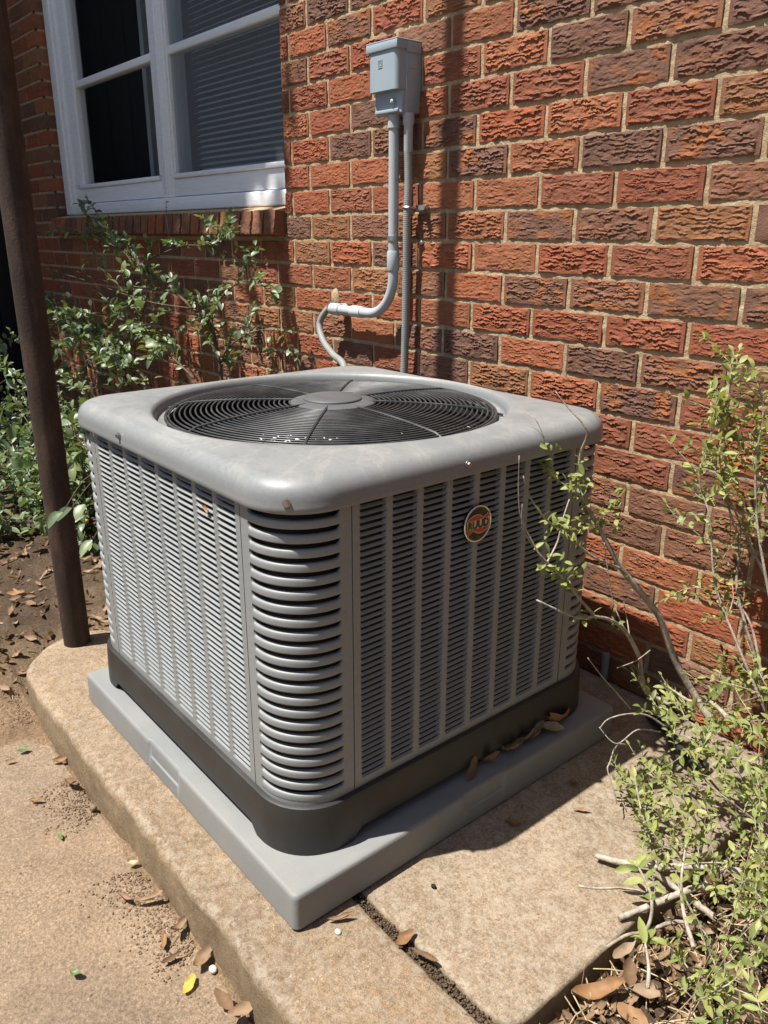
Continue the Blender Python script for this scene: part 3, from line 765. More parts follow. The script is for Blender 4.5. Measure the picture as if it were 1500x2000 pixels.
# base pan with arched feet
mb = MB(); N = 320
P = rrect(HX, HY, RAD, N)
rx = np.abs(P[:, 0]) - (HX - RAD); ry = np.abs(P[:, 1]) - (HY - RAD)
dflat = np.where(np.abs(P[:, 3]) > 0.99, (HX - RAD) - np.abs(P[:, 0]), np.where(np.abs(P[:, 2]) > 0.99, (HY - RAD) - np.abs(P[:, 1]), -0.01))
rise_ = 0.021 * sstep(0.012, 0.036, dflat)
def pc(off): return np.c_[P[:, 0] + P[:, 2] * off + XC, P[:, 1] + P[:, 3] * off + YC]
mb.rings([ring3(pc(-0.008), -1.1105), ring3(pc(0.004), -1.1105), ring3(pc(0.0085), -1.1125), ring3(pc(0.010), -1.118), ring3(pc(0.0125), -1.165), ring3(pc(0.013), ZP + 0.0005 + rise_), ring3(pc(0.008), ZP + 0.0005 + rise_), ring3(pc(0.006), -1.15)])
mb.rings([ring3(pc(-0.006), -1.114)], True, True)
mb.build('base_pan', BLACKP, ac, smooth=True, auto=40)
# badge on the side panel
bc = Vector((XR + 0.0005, -0.604, -0.702)); RBG = 0.032
def bpt(u, v, d=0.0): return (bc.x + d, bc.y + u, bc.z + v)
mb = MB(); a_ = np.linspace(0, 2 * math.pi, 48, endpoint=False)
mb.rings([[bpt(r * math.cos(a), r * math.sin(a), d) for a in a_] for r, d in ((RBG, 0), (RBG, 0.004), (RBG - 0.003, 0.0048), (0.0005, 0.0052))], True, True, True)
bad = mb.build('badge', BADGEB, ac, smooth=True, auto=40)
mb = MB(); mb.tube([bpt(RBG * 0.975 * math.cos(a), RBG * 0.975 * math.sin(a), 0.0042) for a in np.linspace(0, 2 * math.pi, 49)], 0.0019, 8, False); mb.build('badge_rim', CHROME, bad, smooth=True)
U = np.linspace(-0.80, 0.82, 40)
def wtop(u): return 0.27 + np.where(u < 0.30, 0.235 * np.sin(np.clip((u + 0.80) / 1.16, 0, 1) * math.pi) ** 0.8, 0) + np.where(u > 0.30, 0.30 * np.clip((u - 0.30) / 0.52, 0, 1) ** 1.4, 0) + 0.02
def flag(name, mat, grow, d, top=True, inset=0):
    G = []
    for u in U:
        t = wtop(u) + grow; b_ = 0.25 - grow
        if top: G.append([bpt(u * RBG * (1 + grow * .3), b_ * RBG, d), bpt(u * RBG * (1 + grow * .3), t * RBG, d)])
        else: G.append([bpt(-u * RBG * (1 + grow * .3), -b_ * RBG, d), bpt(-u * RBG * (1 + grow * .3), -t * RBG, d)])
    mb = MB(); mb.grid(np.array(G)); mb.build(name, mat, bad, recalc=False)
mb = MB(); mb.grid(np.array([[bpt(u * RBG, v * RBG, 0.0056) for v in (-0.25, 0.25)] for u in np.linspace(-0.85, 0.85, 12)]))
mb.build('badge_band', BADGEC, bad, recalc=False)
for tp in (True, False):
    flag('badge_outline', BADGEC, 0.035, 0.0058, tp); flag('badge_flag', BADGER, -0.005, 0.0061, tp)
cu = bpy.data.curves.new('letters', 'FONT'); cu.body = 'RUUD'; cu.size = 1.0; cu.align_x = 'CENTER'; cu.align_y = 'CENTER'; cu.offset = 0.032; cu.extrude = 0.01
to = bpy.data.objects.new('tmp', cu); COL.objects.link(to)
bpy.context.view_layer.update()
tm = bpy.data.meshes.new_from_object(to.evaluated_get(bpy.context.evaluated_depsgraph_get()))
bpy.data.objects.remove(to)
vs = np.array([v.co[:] for v in tm.vertices]); mn, mx_ = vs.min(0), vs.max(0); cen = (mn + mx_) / 2
su = 1.56 * RBG / (mx_[0] - mn[0]); sv = 0.46 * RBG / (mx_[1] - mn[1])
mb = MB(); mb.add([bpt((p[0] - cen[0]) * su, (p[1] - cen[1]) * sv, 0.0064 + (0.0004 if p[2] > 0 else -0.0002)) for p in vs], [tuple(pp.vertices) for pp in tm.polygons])
mb.build('badge_lettering', BADGEB, bad)

# pad
pad = None
PX0, PX1, PY0, PY1 = -0.203, 0.664, -1.0265, -0.197
pcx, pcy, phx, phy = (PX0 + PX1) / 2, (PY0 + PY1) / 2, (PX1 - PX0) / 2, (PY1 - PY0) / 2
P2 = rrect(phx, phy, 0.012, 900)
def p2c(off): 
    off = np.asarray(off); o = off[:, None] if off.ndim else off
    return np.c_[P2[:, 0], P2[:, 1]] + P2[:, 2:4] * o + np.array([pcx, pcy])
wx = P2[:, 0] + pcx; wy = P2[:, 1] + pcy
nf = (sstep(0.135, 0.141, wx) * sstep(0.272, 0.262, wx)) * (P2[:, 3] < -0.9)
nr = (sstep(-0.66, -0.654, wy) * sstep(-0.545, -0.552, wy)) * (P2[:, 2] > 0.9)
nt = np.maximum(nf, nr)
mb = MB(); zb = Z1 + 0.004
mb.rings([ring3(p2c(-0.004), zb), ring3(p2c(0.0), zb + 0.002), ring3(p2c(-0.0008 * np.ones(900)), ZP - 0.036), ring3(p2c(-0.001 - 0.0030 * nt), ZP - 0.0335), ring3(p2c(-0.0012 - 0.0034 * nt), ZP - 0.009), ring3(p2c(-0.0025 - 0.0036 * nt), ZP - 0.0024), ring3(p2c(-0.0052 - 0.0033 * nt), ZP - 0.0006), ring3(p2c(-0.0085 - 0.003 * nt), ZP)], True, True, True)
pado = mb.build('equipment_pad', PADM, smooth=True, auto=50)
tag(pado, 'flat grey moulded plastic pad beneath the air conditioner on the concrete', 'pad')

# ------------------------------------------------------------------ disconnect box
bxo = empty('disconnect_box', (-0.267, 0, 0.05), 'blue grey metal electrical disconnect box with a square emblem on the brick wall', 'electrical box')
BX0, BX1, BD, BZ0, BZ1 = -0.324, -0.209, 0.083, 0.052, 0.213
MB().box(BX0 + 0.004, BX1, -0.052, 0.0, BZ0, BZ1 - 0.003).build('back_box', BOXM, bxo, bevel=0.003)
# hood with rounded front vertical edges
def hood(x0, x1, y0, y1, z0, z1, r, name, top=True):
    mb = MB(); n = 7
    prof = [(x0, y1)] + [(x0 + r - r * math.cos(a), y0 + r - r * math.sin(a)) for a in np.linspace(0, math.pi / 2, n)] + [(x1 - r + r * math.sin(a), y0 + r - r * math.cos(a)) for a in np.linspace(0, math.pi / 2, n)] + [(x1, y1)]
    mb.rings([[(x, y, z) for x, y in prof] for z in (z0, z1)], True, True, True)
    return mb.build(name, BOXM, bxo, smooth=True, auto=40, bevel=0)
hood(BX0, BX1 - 0.0015, -BD, -0.0525, 0.104, BZ1 - 0.020, 0.014, 'front_cover')
hood(BX0 + 0.004, BX1 - 0.003, -0.064, -0.0525, BZ0 + 0.001, 0.1035, 0.005, 'lower_cover')
mb = MB(); mb.box(BX0 + 0.012, BX1 - 0.012, -0.070, -0.0645, BZ0 + 0.001, BZ0 + 0.010); mb.build('latch_lip', BOXM, bxo, bevel=0.002)
mb = MB(); mb.box(BX0 - 0.003, BX1 + 0.003, -BD - 0.004, 0.0, BZ1 - 0.0005, BZ1 + 0.003); mb.box(BX0 - 0.003, BX1 + 0.0035, -BD - 0.004, -0.0530, BZ1 - 0.0195, BZ1 - 0.0006)
mb.box(BX1 + 0.0005, BX1 + 0.003, -0.0525, -0.003, BZ1 - 0.0255, BZ1 - 0.0006)
mb.build('lid_flange', BOXM, bxo, bevel=0.0015)
mb = MB(); mb.box(BX1 + 0.0002, BX1 + 0.0012, -0.040, -0.014, BZ1 - 0.060, BZ1 - 0.032); mb.box(BX1 + 0.0002, BX1 + 0.001, -0.045, -0.02, 0.066, 0.080); mb.build('side_embossing', BOXM, bxo, bevel=0.0004)
def wpt(u, v, d=0): return (-0.2745 + u, -BD - d, 0.1655 + v)
mb = MB()
def frame(x0, x1, z0, z1, t, d):
    for a in ((x0, x1, z0, z0 + t), (x0, x1, z1 - t, z1), (x0, x0 + t, z0 + t, z1 - t), (x1 - t, x1, z0 + t, z1 - t)):
        p = wpt(a[0], a[2]); r_ = wpt(a[1], a[3]); mb.box(p[0], r_[0], p[1] - d, p[1] + 0.001, p[2], r_[2])
frame(-0.0085, 0.0085, -0.0095, 0.0095, 0.0020, 0.0012)
for a in ((-0.0042, -0.0020, -0.0055, 0.0055), (-0.0022, 0.0030, 0.0035, 0.0055), (-0.0022, 0.0030, -0.0055, -0.0035), (0.0028, 0.0047, -0.0042, 0.0042)):
    p = wpt(a[0], a[2]); r_ = wpt(a[1], a[3]); mb.box(p[0], r_[0], p[1] - 0.0012, p[1] + 0.001, p[2], r_[2])
mb.build('square_emblem', BOXM, bxo)
mb = MB(); mb.tube([(-0.240, -0.0635, 0.078), (-0.240, -0.070, 0.078)], 0.0035, 12); mb.tube([(-0.240, -0.070, 0.078), (-0.240, -0.074, 0.078), (-0.240, -0.0765, 0.078)], [0.0062, 0.0058, 0.003], 14); mb.build('knob_screw', PVC, bxo, smooth=True, auto=40)

# ------------------------------------------------------------------ conduits
YV = -0.046
xv = -0.2625
cond = empty('rigid_conduit', (xv, YV, -0.1), 'grey plastic conduit pipe bending left below the disconnect box', 'conduit')
RP = 0.0137
MB().tube([(xv, YV, 0.0525), (xv, YV, 0.020)], 0.0165, 20).build('box_adapter', PVC, cond, smooth=True, auto=40)
MB().tube([(xv, YV, 0.0205), (xv, YV, -0.285)], RP, 20).build('pipe', PVC, cond, smooth=True, auto=40)
MB().tube([(xv, YV, -0.284), (xv, YV, -0.288), (xv, YV, -0.332), (xv, YV, -0.336)], [0.0158, 0.0172, 0.0172, 0.0158], 20).build('coupling', PVC, cond, smooth=True, auto=40)
er = 0.105; ez = -0.352
el = [(xv, YV, -0.33)] + [(xv - er + er * math.cos(a), YV, ez - er * math.sin(a)) for a in np.linspace(0, math.pi / 2, 16)] + [(-0.405, YV, ez - er)]
MB().tube(el, RP, 20).build('elbow', PVC, cond, smooth=True, auto=40)
zh = ez - er
MB().tube([(-0.400, YV, zh), (-0.404, YV, zh), (-0.445, YV, zh), (-0.449, YV, zh)], [0.0158, 0.0172, 0.0172, 0.0158], 20).build('coupling', simple('pale_pvc', (0.52, 0.54, 0.55), 0.4), cond, smooth=True, auto=40)
MB().tube([(-0.449, YV, zh), (-0.515, YV, zh)], RP * 1.02, 20).build('pipe', PVC, cond, smooth=True, auto=40)
mb = MB(); mb.tube([(-0.505, YV, zh), (-0.509, YV, zh), (-0.548, YV, zh), (-0.552, YV, zh)], [0.0162, 0.0178, 0.0178, 0.014], 20); mb.tube([(-0.535, YV, zh), (-0.535, 0.0, zh)], 0.0155, 16); mb.tube([(-0.556, YV, zh + 0.004), (-0.552, YV, zh + 0.004)], [0.012, 0.019], 16)
mb.build('elbow_fitting', PVC, cond, smooth=True, auto=40)
def strap(z, x, r, side, name, par, mat):
    mb = MB(); L = []
    pr_ = [(x - r - 0.001, 0.0)] + [(x - (r + 0.001) * math.cos(a), YV - (r + 0.001) * math.sin(a)) for a in np.linspace(0, math.pi, 12)] + [(x + r + 0.001, 0.0)]
    for dz in (-0.006, 0.006): L.append([(p[0], p[1], z + dz) for p in pr_] + [(p[0] * 1.0 + (0.0015 if p[0] > x else -0.0015), p[1] - 0.0012, z + dz) for p in pr_[::-1]])
    mb.rings(L, True, True, True); return mb.build(name, mat, par, smooth=True, auto=40)
strap(-0.252, xv, RP, 1, 'pipe_strap', cond, GALV)
def flexr(pts, r, n=12, pitch=0.0048):
    pts = [Vector(p) for p in pts]
    # catmull-rom resample
    dense = []
    for i in range(len(pts) - 1):
        p0 = pts[max(i - 1, 0)]; p1 = pts[i]; p2 = pts[i + 1]; p3 = pts[min(i + 2, len(pts) - 1)]
        for k in range(40):
            t = k / 40; dense.append(0.5 * ((2 * p1) + (p2 - p0) * t + (2 * p0 - 5 * p1 + 4 * p2 - p3) * t * t + (3 * p1 - p0 - 3 * p2 + p3) * t ** 3))
    dense.append(pts[-1])
    s = [0]
    for a, b in zip(dense[:-1], dense[1:]): s.append(s[-1] + (b - a).length)
    D = np.array([d[:] for d in dense]); n_ = int(s[-1] / (pitch / 4))
    t = np.linspace(0, s[-1], n_); Q = np.c_[np.interp(t, s, D[:, 0]), np.interp(t, s, D[:, 1]), np.interp(t, s, D[:, 2])]
    rad = r * (1 + 0.024 * np.where((t / pitch) % 1 < 0.5, 1, -1))
    return MB().tube([tuple(x) for x in Q], list(rad), n)
fl = empty('flexible_conduit', (-0.215, -0.035, -0.1), 'straight ribbed grey flexible conduit dropping from the box behind the unit', 'conduit')
YV2 = -0.036
MB().tube([(-0.2165, YV2, 0.0525), (-0.2165, YV2, 0.03), (-0.2165, YV2, 0.022), (-0.2165, YV2, -0.035), (-0.217, YV2, -0.040)], [0.0148, 0.0148, 0.012, 0.0115, 0.0105], 18).build('box_connector', PVC, fl, smooth=True, auto=40)
flexr([(-0.217, YV2, -0.036), (-0.214, YV2, -0.12), (-0.2145, YV2 - .003, -0.20), (-0.218, YV2, -0.33), (-0.2195, YV2, -0.48), (-0.223, YV2, -0.60), (-0.222, YV2 - 0.01, -0.72), (-0.19, -0.12, -0.84), (-0.12, -0.2, -0.9)], 0.0108, 14).build('ribbed_tube', FLEX, fl, smooth=True)
mb = MB(); zc = -0.178
mb.tube([(-0.2145 + 0.0128 * math.cos(a), YV2 + 0.0128 * math.sin(a), zc + 0.004) for a in np.linspace(0.3, 2 * math.pi - 0.5, 20)], 0.0035, 6)
mb.box(-0.204, -0.166, -0.018, -0.006, zc - 0.003, zc + 0.010); mb.tube([(-0.175, -0.02, zc + 0.004), (-0.175, -0.026, zc + 0.004)], 0.0048, 6); mb.tube([(-0.180, -0.004, zc + 0.003), (-0.166, -0.030, zc + 0.003)], [0.009, 0.007], 10)
mb.build('clamp', GALV, fl, smooth=True, auto=40)
MB().tube([(-0.188, 0.0, -0.262), (-0.188, -0.012, -0.262), (-0.188, -0.014, -0.262)], [0.004, 0.006, 0.003], 10).build('anchor_screw', GALV, fl, smooth=True, auto=40)
fw = empty('power_whip', (-0.56, -0.05, zh), 'short curved ribbed conduit running from the wall fitting down behind the unit', 'conduit')
a1 = at_y(638, 606, -0.050); a2 = at_y(624, 633, -0.060); a3 = at_y(631, 665, -0.08); a4 = at_y(650, 692, -0.11); a5 = at_y(672, 716, -0.15)
flexr([(-0.551, YV, zh), tuple(a1), tuple(a2), tuple(a3), tuple(a4), tuple(a5), tuple(a5 + np.array([0.06, -0.04, -0.08]))], 0.0100, 14).build('ribbed_tube', FLEX, fw, smooth=True)
# mortar blob where the conduit passes into the wall
mb = MB()
bp = at_y(655, 585, -0.006)
G = []
for i in range(7):
    t = i / 6 * math.pi; G.append([(bp[0] + 0.022 * math.sin(t) * math.cos(a) * (0.8 + 0.4 * random.random()), bp[1] - 0.012 * math.sin(t) * abs(math.sin(a)) * (a < math.pi) + 0.004, bp[2] + 0.035 * math.cos(t)) for a in np.linspace(0, 2 * math.pi, 12, endpoint=False)])
mb.rings(G, True, True, True); mb.build('mortar_patch', MORTAR, wall, smooth=True)

# ------------------------------------------------------------------ pole
mb = MB(); zz = np.linspace(-1.31, 3.3, 60)
mb.tube([(-0.496 + 0.0015 * math.sin(z * 3), -0.946, z) for z in zz], 0.0335, 28)
po_ = mb.build('rusty_pole', RUST, smooth=True, auto=50); tag(po_, 'tall round rusty brown steel pole at the rounded end of the slab', 'pole')

# ------------------------------------------------------------------ shed at the far left for a dark opening; shade painted as black
sh = empty('shed', (-3.72, -1.5, -1.3), 'black boarded shed wall with deep shade put into its colour, left of the brick wall', 'shed')
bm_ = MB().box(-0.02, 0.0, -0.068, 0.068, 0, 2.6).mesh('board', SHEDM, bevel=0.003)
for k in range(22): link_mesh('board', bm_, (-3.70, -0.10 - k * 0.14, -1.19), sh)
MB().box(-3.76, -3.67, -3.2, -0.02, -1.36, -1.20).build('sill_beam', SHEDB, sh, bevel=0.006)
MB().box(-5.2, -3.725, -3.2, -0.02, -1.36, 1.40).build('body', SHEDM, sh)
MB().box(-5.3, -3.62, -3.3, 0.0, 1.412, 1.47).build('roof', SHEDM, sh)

# ------------------------------------------------------------------ plants
def leaf_mb(L=1.0, W=0.5, fold=0.15, curl=0.15, tip=1.0, ribs=6):
    G = np.zeros((ribs, 3, 3))
    for i in range(ribs):
        t = i / (ribs - 1); w = W * 0.5 * (math.sin(math.pi * min(1, t * 0.96 + 0.02) ** (0.85 * tip))) ** 0.75
        for j, s in enumerate((-1, 0, 1)):
            G[i, j] = (t * L, s * w, abs(s) * fold * w * 2 + curl * (t - t * t * 1.6) * L)
    return MB().grid(G)
def leafset(mat, n, L, W, seed, name='leaf', tip=1.0, curl=0.16):
    r = random.Random(seed); out = []
    for i in range(n):
        m = leaf_mb(L * r.uniform(.85, 1.1), W * r.uniform(.85, 1.15), r.uniform(.05, .35), r.uniform(-0.05, curl * 2), tip)
        out.append((m, m.mesh(name, mat, smooth=True, recalc=False)))
    return out
def mat_from(d, up, roll):
    x = Vector(d).normalized(); z = Vector(up); z = z - x * z.dot(x)
    z = z.normalized() if z.length > 1e-4 else x.orthogonal().normalized()
    y = z.cross(x); M = Matrix((x, y, z)).transposed()
    return M @ Matrix.Rotation(roll, 3, 'X')
def smooth_path(pts, k=6):
    pts = [Vector(p) for p in pts]; out = []
    for i in range(len(pts) - 1):
        p0 = pts[max(i - 1, 0)]; p1 = pts[i]; p2 = pts[i + 1]; p3 = pts[min(i + 2, len(pts) - 1)]
        for j in range(k):
            t = j / k; out.append(0.5 * ((2 * p1) + (p2 - p0) * t + (2 * p0 - 5 * p1 + 4 * p2 - p3) * t * t + (3 * p1 - p0 - 3 * p2 + p3) * t ** 3))
    out.append(pts[-1]); return out
class Plant:
    def __init__(s, name, loc, label, cat, bark, leaves, seed, group=None):
        s.root = empty(name, loc, label, cat, group); s.bark = bark; s.leaves = leaves; s.r = random.Random(seed); s.L = []; s.tw = MB()
    def stem(s, pts, r0, r1, name='stem', jitter=0.004):
        pts = [Vector(p) + (Vector((s.r.gauss(0, jitter), s.r.gauss(0, jitter), s.r.gauss(0, jitter))) if 0 < i < len(pts) - 1 else Vector()) for i, p in enumerate(pts)]
        sp = smooth_path(pts, 5); n = len(sp)
        MB().tube(sp, [r0 + (r1 - r0) * i / (n - 1) for i in range(n)], 7).build(name, s.bark, s.root, smooth=True)
        return sp
    def twig(s, p, d, length, r, nleaf, lsize, droop=0.0, pair=True, leafy=1.0, sub=0):
        pts = [Vector(p)]; d = Vector(d).normalized(); k = 5
        for i in range(k):
            d = (d + Vector((s.r.gauss(0, .16), s.r.gauss(0, .16), s.r.gauss(0, .16) - droop))).normalized(); pts.append(pts[-1] + d * length / k)
        s.tw.tube(pts, [r * (1 - 0.6 * i / k) for i in range(k + 1)], 5)
        s.leafy(pts, nleaf, lsize, pair, leafy)
        for q in range(sub):
            i = s.r.randrange(1, k); dd = (pts[i + 1] - pts[i]).normalized()
            side = Vector((s.r.gauss(0, 1), s.r.gauss(0, 1), s.r.gauss(0, 1))).normalized()
            s.twig(pts[i], dd * 0.6 + side * 0.8, length * s.r.uniform(.35, .6), r * .6, max(2, int(nleaf * .6)), lsize, droop, pair, leafy)
        return pts
    def leafy(s, pts, nleaf, lsize, pair=True, leafy=1.0, t0=0.1):
        if len(pts) < 2: return
        n = len(pts) - 1
        for i in range(nleaf):
            if s.r.random() > leafy: continue
            t = t0 + (1 - t0) * (i + s.r.uniform(0, .6)) / max(1, nleaf); t = min(.999, t) * n; k = int(t); f = t - k
            p = Vector(pts[k]).lerp(Vector(pts[k + 1]), f); ax = (Vector(pts[k + 1]) - Vector(pts[k])).normalized()
            side = ax.orthogonal().normalized(); side.rotate(Matrix.Rotation(s.r.uniform(0, 6.283), 3, ax))
            for sg in ((1, -1) if pair else (1,)):
                d = (ax * s.r.uniform(.2, .9) + side * sg * s.r.uniform(.6, 1.2)).normalized()
                d.z += s.r.uniform(-.25, .2)
                up = Vector((s.r.gauss(0, .55) - 0.05, s.r.gauss(0, .55) - 0.25, 1.0))
                s.L.append((p, mat_from(d, up, s.r.gauss(0, .35)), lsize * min(1.45, s.r.lognormvariate(-.06, .30))))
        # tip leaf
        s.L.append((Vector(pts[-1]), mat_from(Vector(pts[-1]) - Vector(pts[-2]), (0, -.2, 1), 0), lsize * s.r.uniform(.7, 1.1)))
    def finish(s, nsingle=60):
        if s.tw.v: s.tw.build('twigs', s.bark, s.root, smooth=True)['kind'] = 'stuff'
        W = np.array([tuple(l[0]) for l in s.L]); pjj = project(W)
        sc = np.array([l[2] for l in s.L]) / np.maximum(pjj[:, 2], .2)
        inn = (pjj[:, 0] > 0) & (pjj[:, 0] < 1500) & (pjj[:, 1] > 0) & (pjj[:, 1] < 2000)
        od = np.argsort(-(sc * inn)); keep = set(int(i) for i in od[:nsingle] if inn[i])
        F = MB()
        for i, (p, M, z) in enumerate(s.L):
            m, me = s.leaves[s.r.randrange(len(s.leaves))]
            if i in keep:
                o = link_mesh('leaf', me, p, s.root, rot=M.to_euler(), scale=(z, z, z))
            else:
                F.add([tuple(p + M @ (Vector(v) * z)) for v in m.v], m.f)
        if F.v:
            o = F.build('foliage', s.leaves[0][1].materials[0], s.root, smooth=True, recalc=False); o['kind'] = 'stuff'
LD = leafset(LEAF_D, 7, 1.0, 0.58, 3); LLs = leafset(LEAF_L, 7, 1.0, 0.43, 5, tip=1.15); 
rp = random.Random(99)

# -- big shrub between the unit and the wall, below the window
A = Plant('shrub', (-0.95, -0.2, -1.28), 'tall loose green shrub with glossy oval leaves against the wall below the window', 'shrub', BARK_D, LD, 41)
def px(l, y): return [tuple(at_y(a, b, y + (c[0] if c else 0))) for a, b, *c in l]
root = (-0.95, -0.2, -1.28)
stems = [
    ([(432, 735), (412, 632), (392, 614), (348, 574), (300, 532), (248, 498), (216, 458), (192, 418), (170, 388)], -0.17, 0.0065, 0.002),
    ([(412, 632), (428, 590), (458, 556), (500, 548), (535, 575)], -0.15, 0.004, 0.0015),
    ([(276, 514), (348, 486), (400, 478), (440, 458), (464, 444)], -0.16, 0.003, 0.0012),
    ([(432, 720), (444, 682), (500, 646), (560, 648)], -0.15, 0.004, 0.0015),
    ([(262, 740), (264, 660), (282, 574), (262, 500)], -0.2, 0.004, 0.0015),
    ([(108, 446), (150, 455), (196, 468), (240, 490), (262, 520)][::-1], -0.19, 0.003, 0.0012),
    ([(248, 750), (224, 690), (160, 650), (80, 600)], -0.22, 0.004, 0.0015),
    ([(300, 760), (250, 700), (200, 660), (130, 630)], -0.24, 0.004, 0.0015),
    ([(380, 740), (330, 690), (280, 660), (240, 640)], -0.2, 0.004, 0.0015),
]
for l, y, r0, r1 in stems:
    P_ = px(l, y); sp = A.stem(P_, r0, r1)
    for i in range(2, len(sp) - 1, 2):
        d = (sp[i + 1] - sp[i]).normalized(); sd = Vector((rp.gauss(0, 1), rp.gauss(0, .6) - .2, rp.gauss(0, 1) + .2)).normalized()
        A.twig(sp[i], d * .5 + sd * .9, rp.uniform(.05, .16), .0014, rp.randrange(4, 7), .028, .02)
    A.leafy(sp, len(sp) // 2, .029, True, .85)
P_ = px([(66, 522), (110, 532), (160, 546), (280, 586), (372, 602)][::-1], -0.25); sp = A.stem(P_, .0026, .0012, jitter=.001); A.leafy(sp[-8:], 3, .032, True, .8)
P_ = px([(128, 520), (192, 546), (304, 566)][::-1], -0.22); A.stem(P_, .0026, .0012, jitter=.001)
P_ = px([(335, 480), (332, 450), (326, 420), (325, 392)], -0.15); sp = A.stem(P_, .0014, .0008); A.leafy(sp[-5:], 2, .014)
P_ = px([(488, 518), (490, 500), (476, 486)], -0.14); sp = A.stem(P_, .0014, .0008); A.leafy(sp, 3, .03)
# trunk-like stems down to the soil behind the unit
for tx, ty in ((432, 735), (262, 740), (248, 750), (300, 760), (380, 740), (432, 720)):
    e = at_y(tx, ty, -0.18); A.stem([(e[0] + rp.uniform(-.05, .1), -0.19, -1.29), ((e[0] + root[0]) / 2 * 1 + rp.uniform(-.05, .05), -.2, -1.0), tuple(e)], .007, .005)
# bushy mass lower left
for k in range(105):
    u, v = rp.uniform(85, 330), rp.uniform(575, 860)
    if v < 600 + (u - 85) * 0.1 or (u > 170 and v > 760): continue
    p = Vector(at_y(u, v, rp.uniform(-.42, -.14)))
    A.twig(p, (rp.gauss(0, .7), rp.gauss(0, .5) - .3, rp.gauss(.3, .5)), rp.uniform(.10, .24), .0017, rp.randrange(4, 7), .031, .03, sub=1)
A.finish(110)

# -- low leafy plant between the pole and the unit
B = Plant('shrub', (-0.52, -0.55, -1.3), 'low dark leafy bush between the rusty pole and the unit', 'shrub', BARK_D, LD, 43)
for k in range(120):
    u, v = rp.uniform(108, 205), rp.uniform(815, 1070)
    p = Vector(at_y(u, v, rp.uniform(-.62, -.38)))
    if p.x > -0.25: continue
    B.twig(p, (rp.gauss(.1, .6), rp.gauss(0, .5) - .3, rp.gauss(.1, .5)), rp.uniform(.07, .16), .0015, rp.randrange(3, 5), .044, .04)
for k in range(130):
    g = at_z(rp.uniform(104, 208), rp.uniform(880, 1085), -1.30); p = Vector(g) + Vector((0, 0, rp.uniform(.03, .26)))
    if p.x > -0.27 or (p.x + .496) ** 2 + (p.y + .946) ** 2 < .012: continue
    B.twig(p, (rp.gauss(.1, .6), rp.gauss(-.1, .5), rp.gauss(.35, .5)), rp.uniform(.07, .17), .0015, rp.randrange(3, 6), .036, .04)
for k in range(7):
    B.stem([(-0.52 + rp.uniform(-.1, .1), -0.5 + rp.uniform(-.1, .05), -1.31), (-0.55 + rp.uniform(-.12, .12), -.5, -1.15), (-.6 + rp.uniform(-.2, .2), -.5 + rp.uniform(-.1, .1), -.9)], .004, .002)
for (u, v, y) in ((122, 1000, -1.0), (140, 992, -0.95), (180, 1055, -0.93), (165, 985, -0.9)):
    p = Vector(at_y(u, v, y)); p.x = min(p.x, -0.235); B.stem([(-0.47 + (u - 150) * .001, -0.62, -1.30), (-0.40, -0.72, -1.12), ((p.x - .40) / 2, (p.y - .72) / 2 - .01, p.z + .05), tuple(p)], .0026, .0010); B.L.append((p, mat_from((rp.uniform(-.4, .4), -.6, -.5), (.4, -.6, .7), 0), .052))
B.finish(60)

# -- sprawling plant left of the pole
Cc = Plant('shrub', (-1.3, -0.6, -1.3), 'sprawling shaded shrub with orange berries left of the rusty pole', 'shrub', BARK_D, LD, 47)
for k in range(95):
    u, v = rp.uniform(-60, 110), rp.uniform(640, 1040)
    if u > 40 + (v - 640) * .15 and v < 800: continue
    if v > 950 and u > 75: continue
    if v < 830 and rp.random() < .6: continue
    p = Vector(at_y(u, v, rp.uniform(-.75, -.35)))
    if p.z < -1.24: continue
    Cc.twig(p, (rp.gauss(.2, .7), rp.gauss(0, .5) - .3, rp.gauss(.1, .4)), rp.uniform(.12, .26), .0018, rp.randrange(4, 7), .038, .04, leafy=.9)
for k in range(170):
    g = at_z(rp.uniform(-60, 108), rp.uniform(850, 1075), -1.30); p = Vector(g) + Vector((0, 0, rp.uniform(.02, .24)))
    if (p.x + .496) ** 2 + (p.y + .946) ** 2 < .02 or p.y < -1.05: continue
    Cc.twig(p, (rp.gauss(.1, .7), rp.gauss(-.1, .5), rp.gauss(.3, .5)), rp.uniform(.08, .22), .0016, rp.randrange(3, 6), .035, .04)
for k in range(12):
    Cc.stem([(-1.4 + rp.uniform(-.5, .6), -.55 + rp.uniform(-.15, .15), -1.31), (-1.4 + rp.uniform(-.5, .6), -.6, -1.1), (-1.4 + rp.uniform(-.6, .6), -.65, -.85)], .004, .0015)
for u, v in ((66, 943), (40, 1028), (168, 1018), (104, 913)):
    p = at_y(u, v, -.66); m = MB(); 
    m.rings([[(p[0] + .009 * math.sin(t) * math.cos(a), p[1] + .009 * math.sin(t) * math.sin(a), p[2] + .009 * math.cos(t)) for a in np.linspace(0, 6.283, 10, endpoint=False)] for t in np.linspace(.05, 3.09, 8)], True, True, True)
    m.build('berry', FLOWER, Cc.root, smooth=True)
Cc.finish(60)

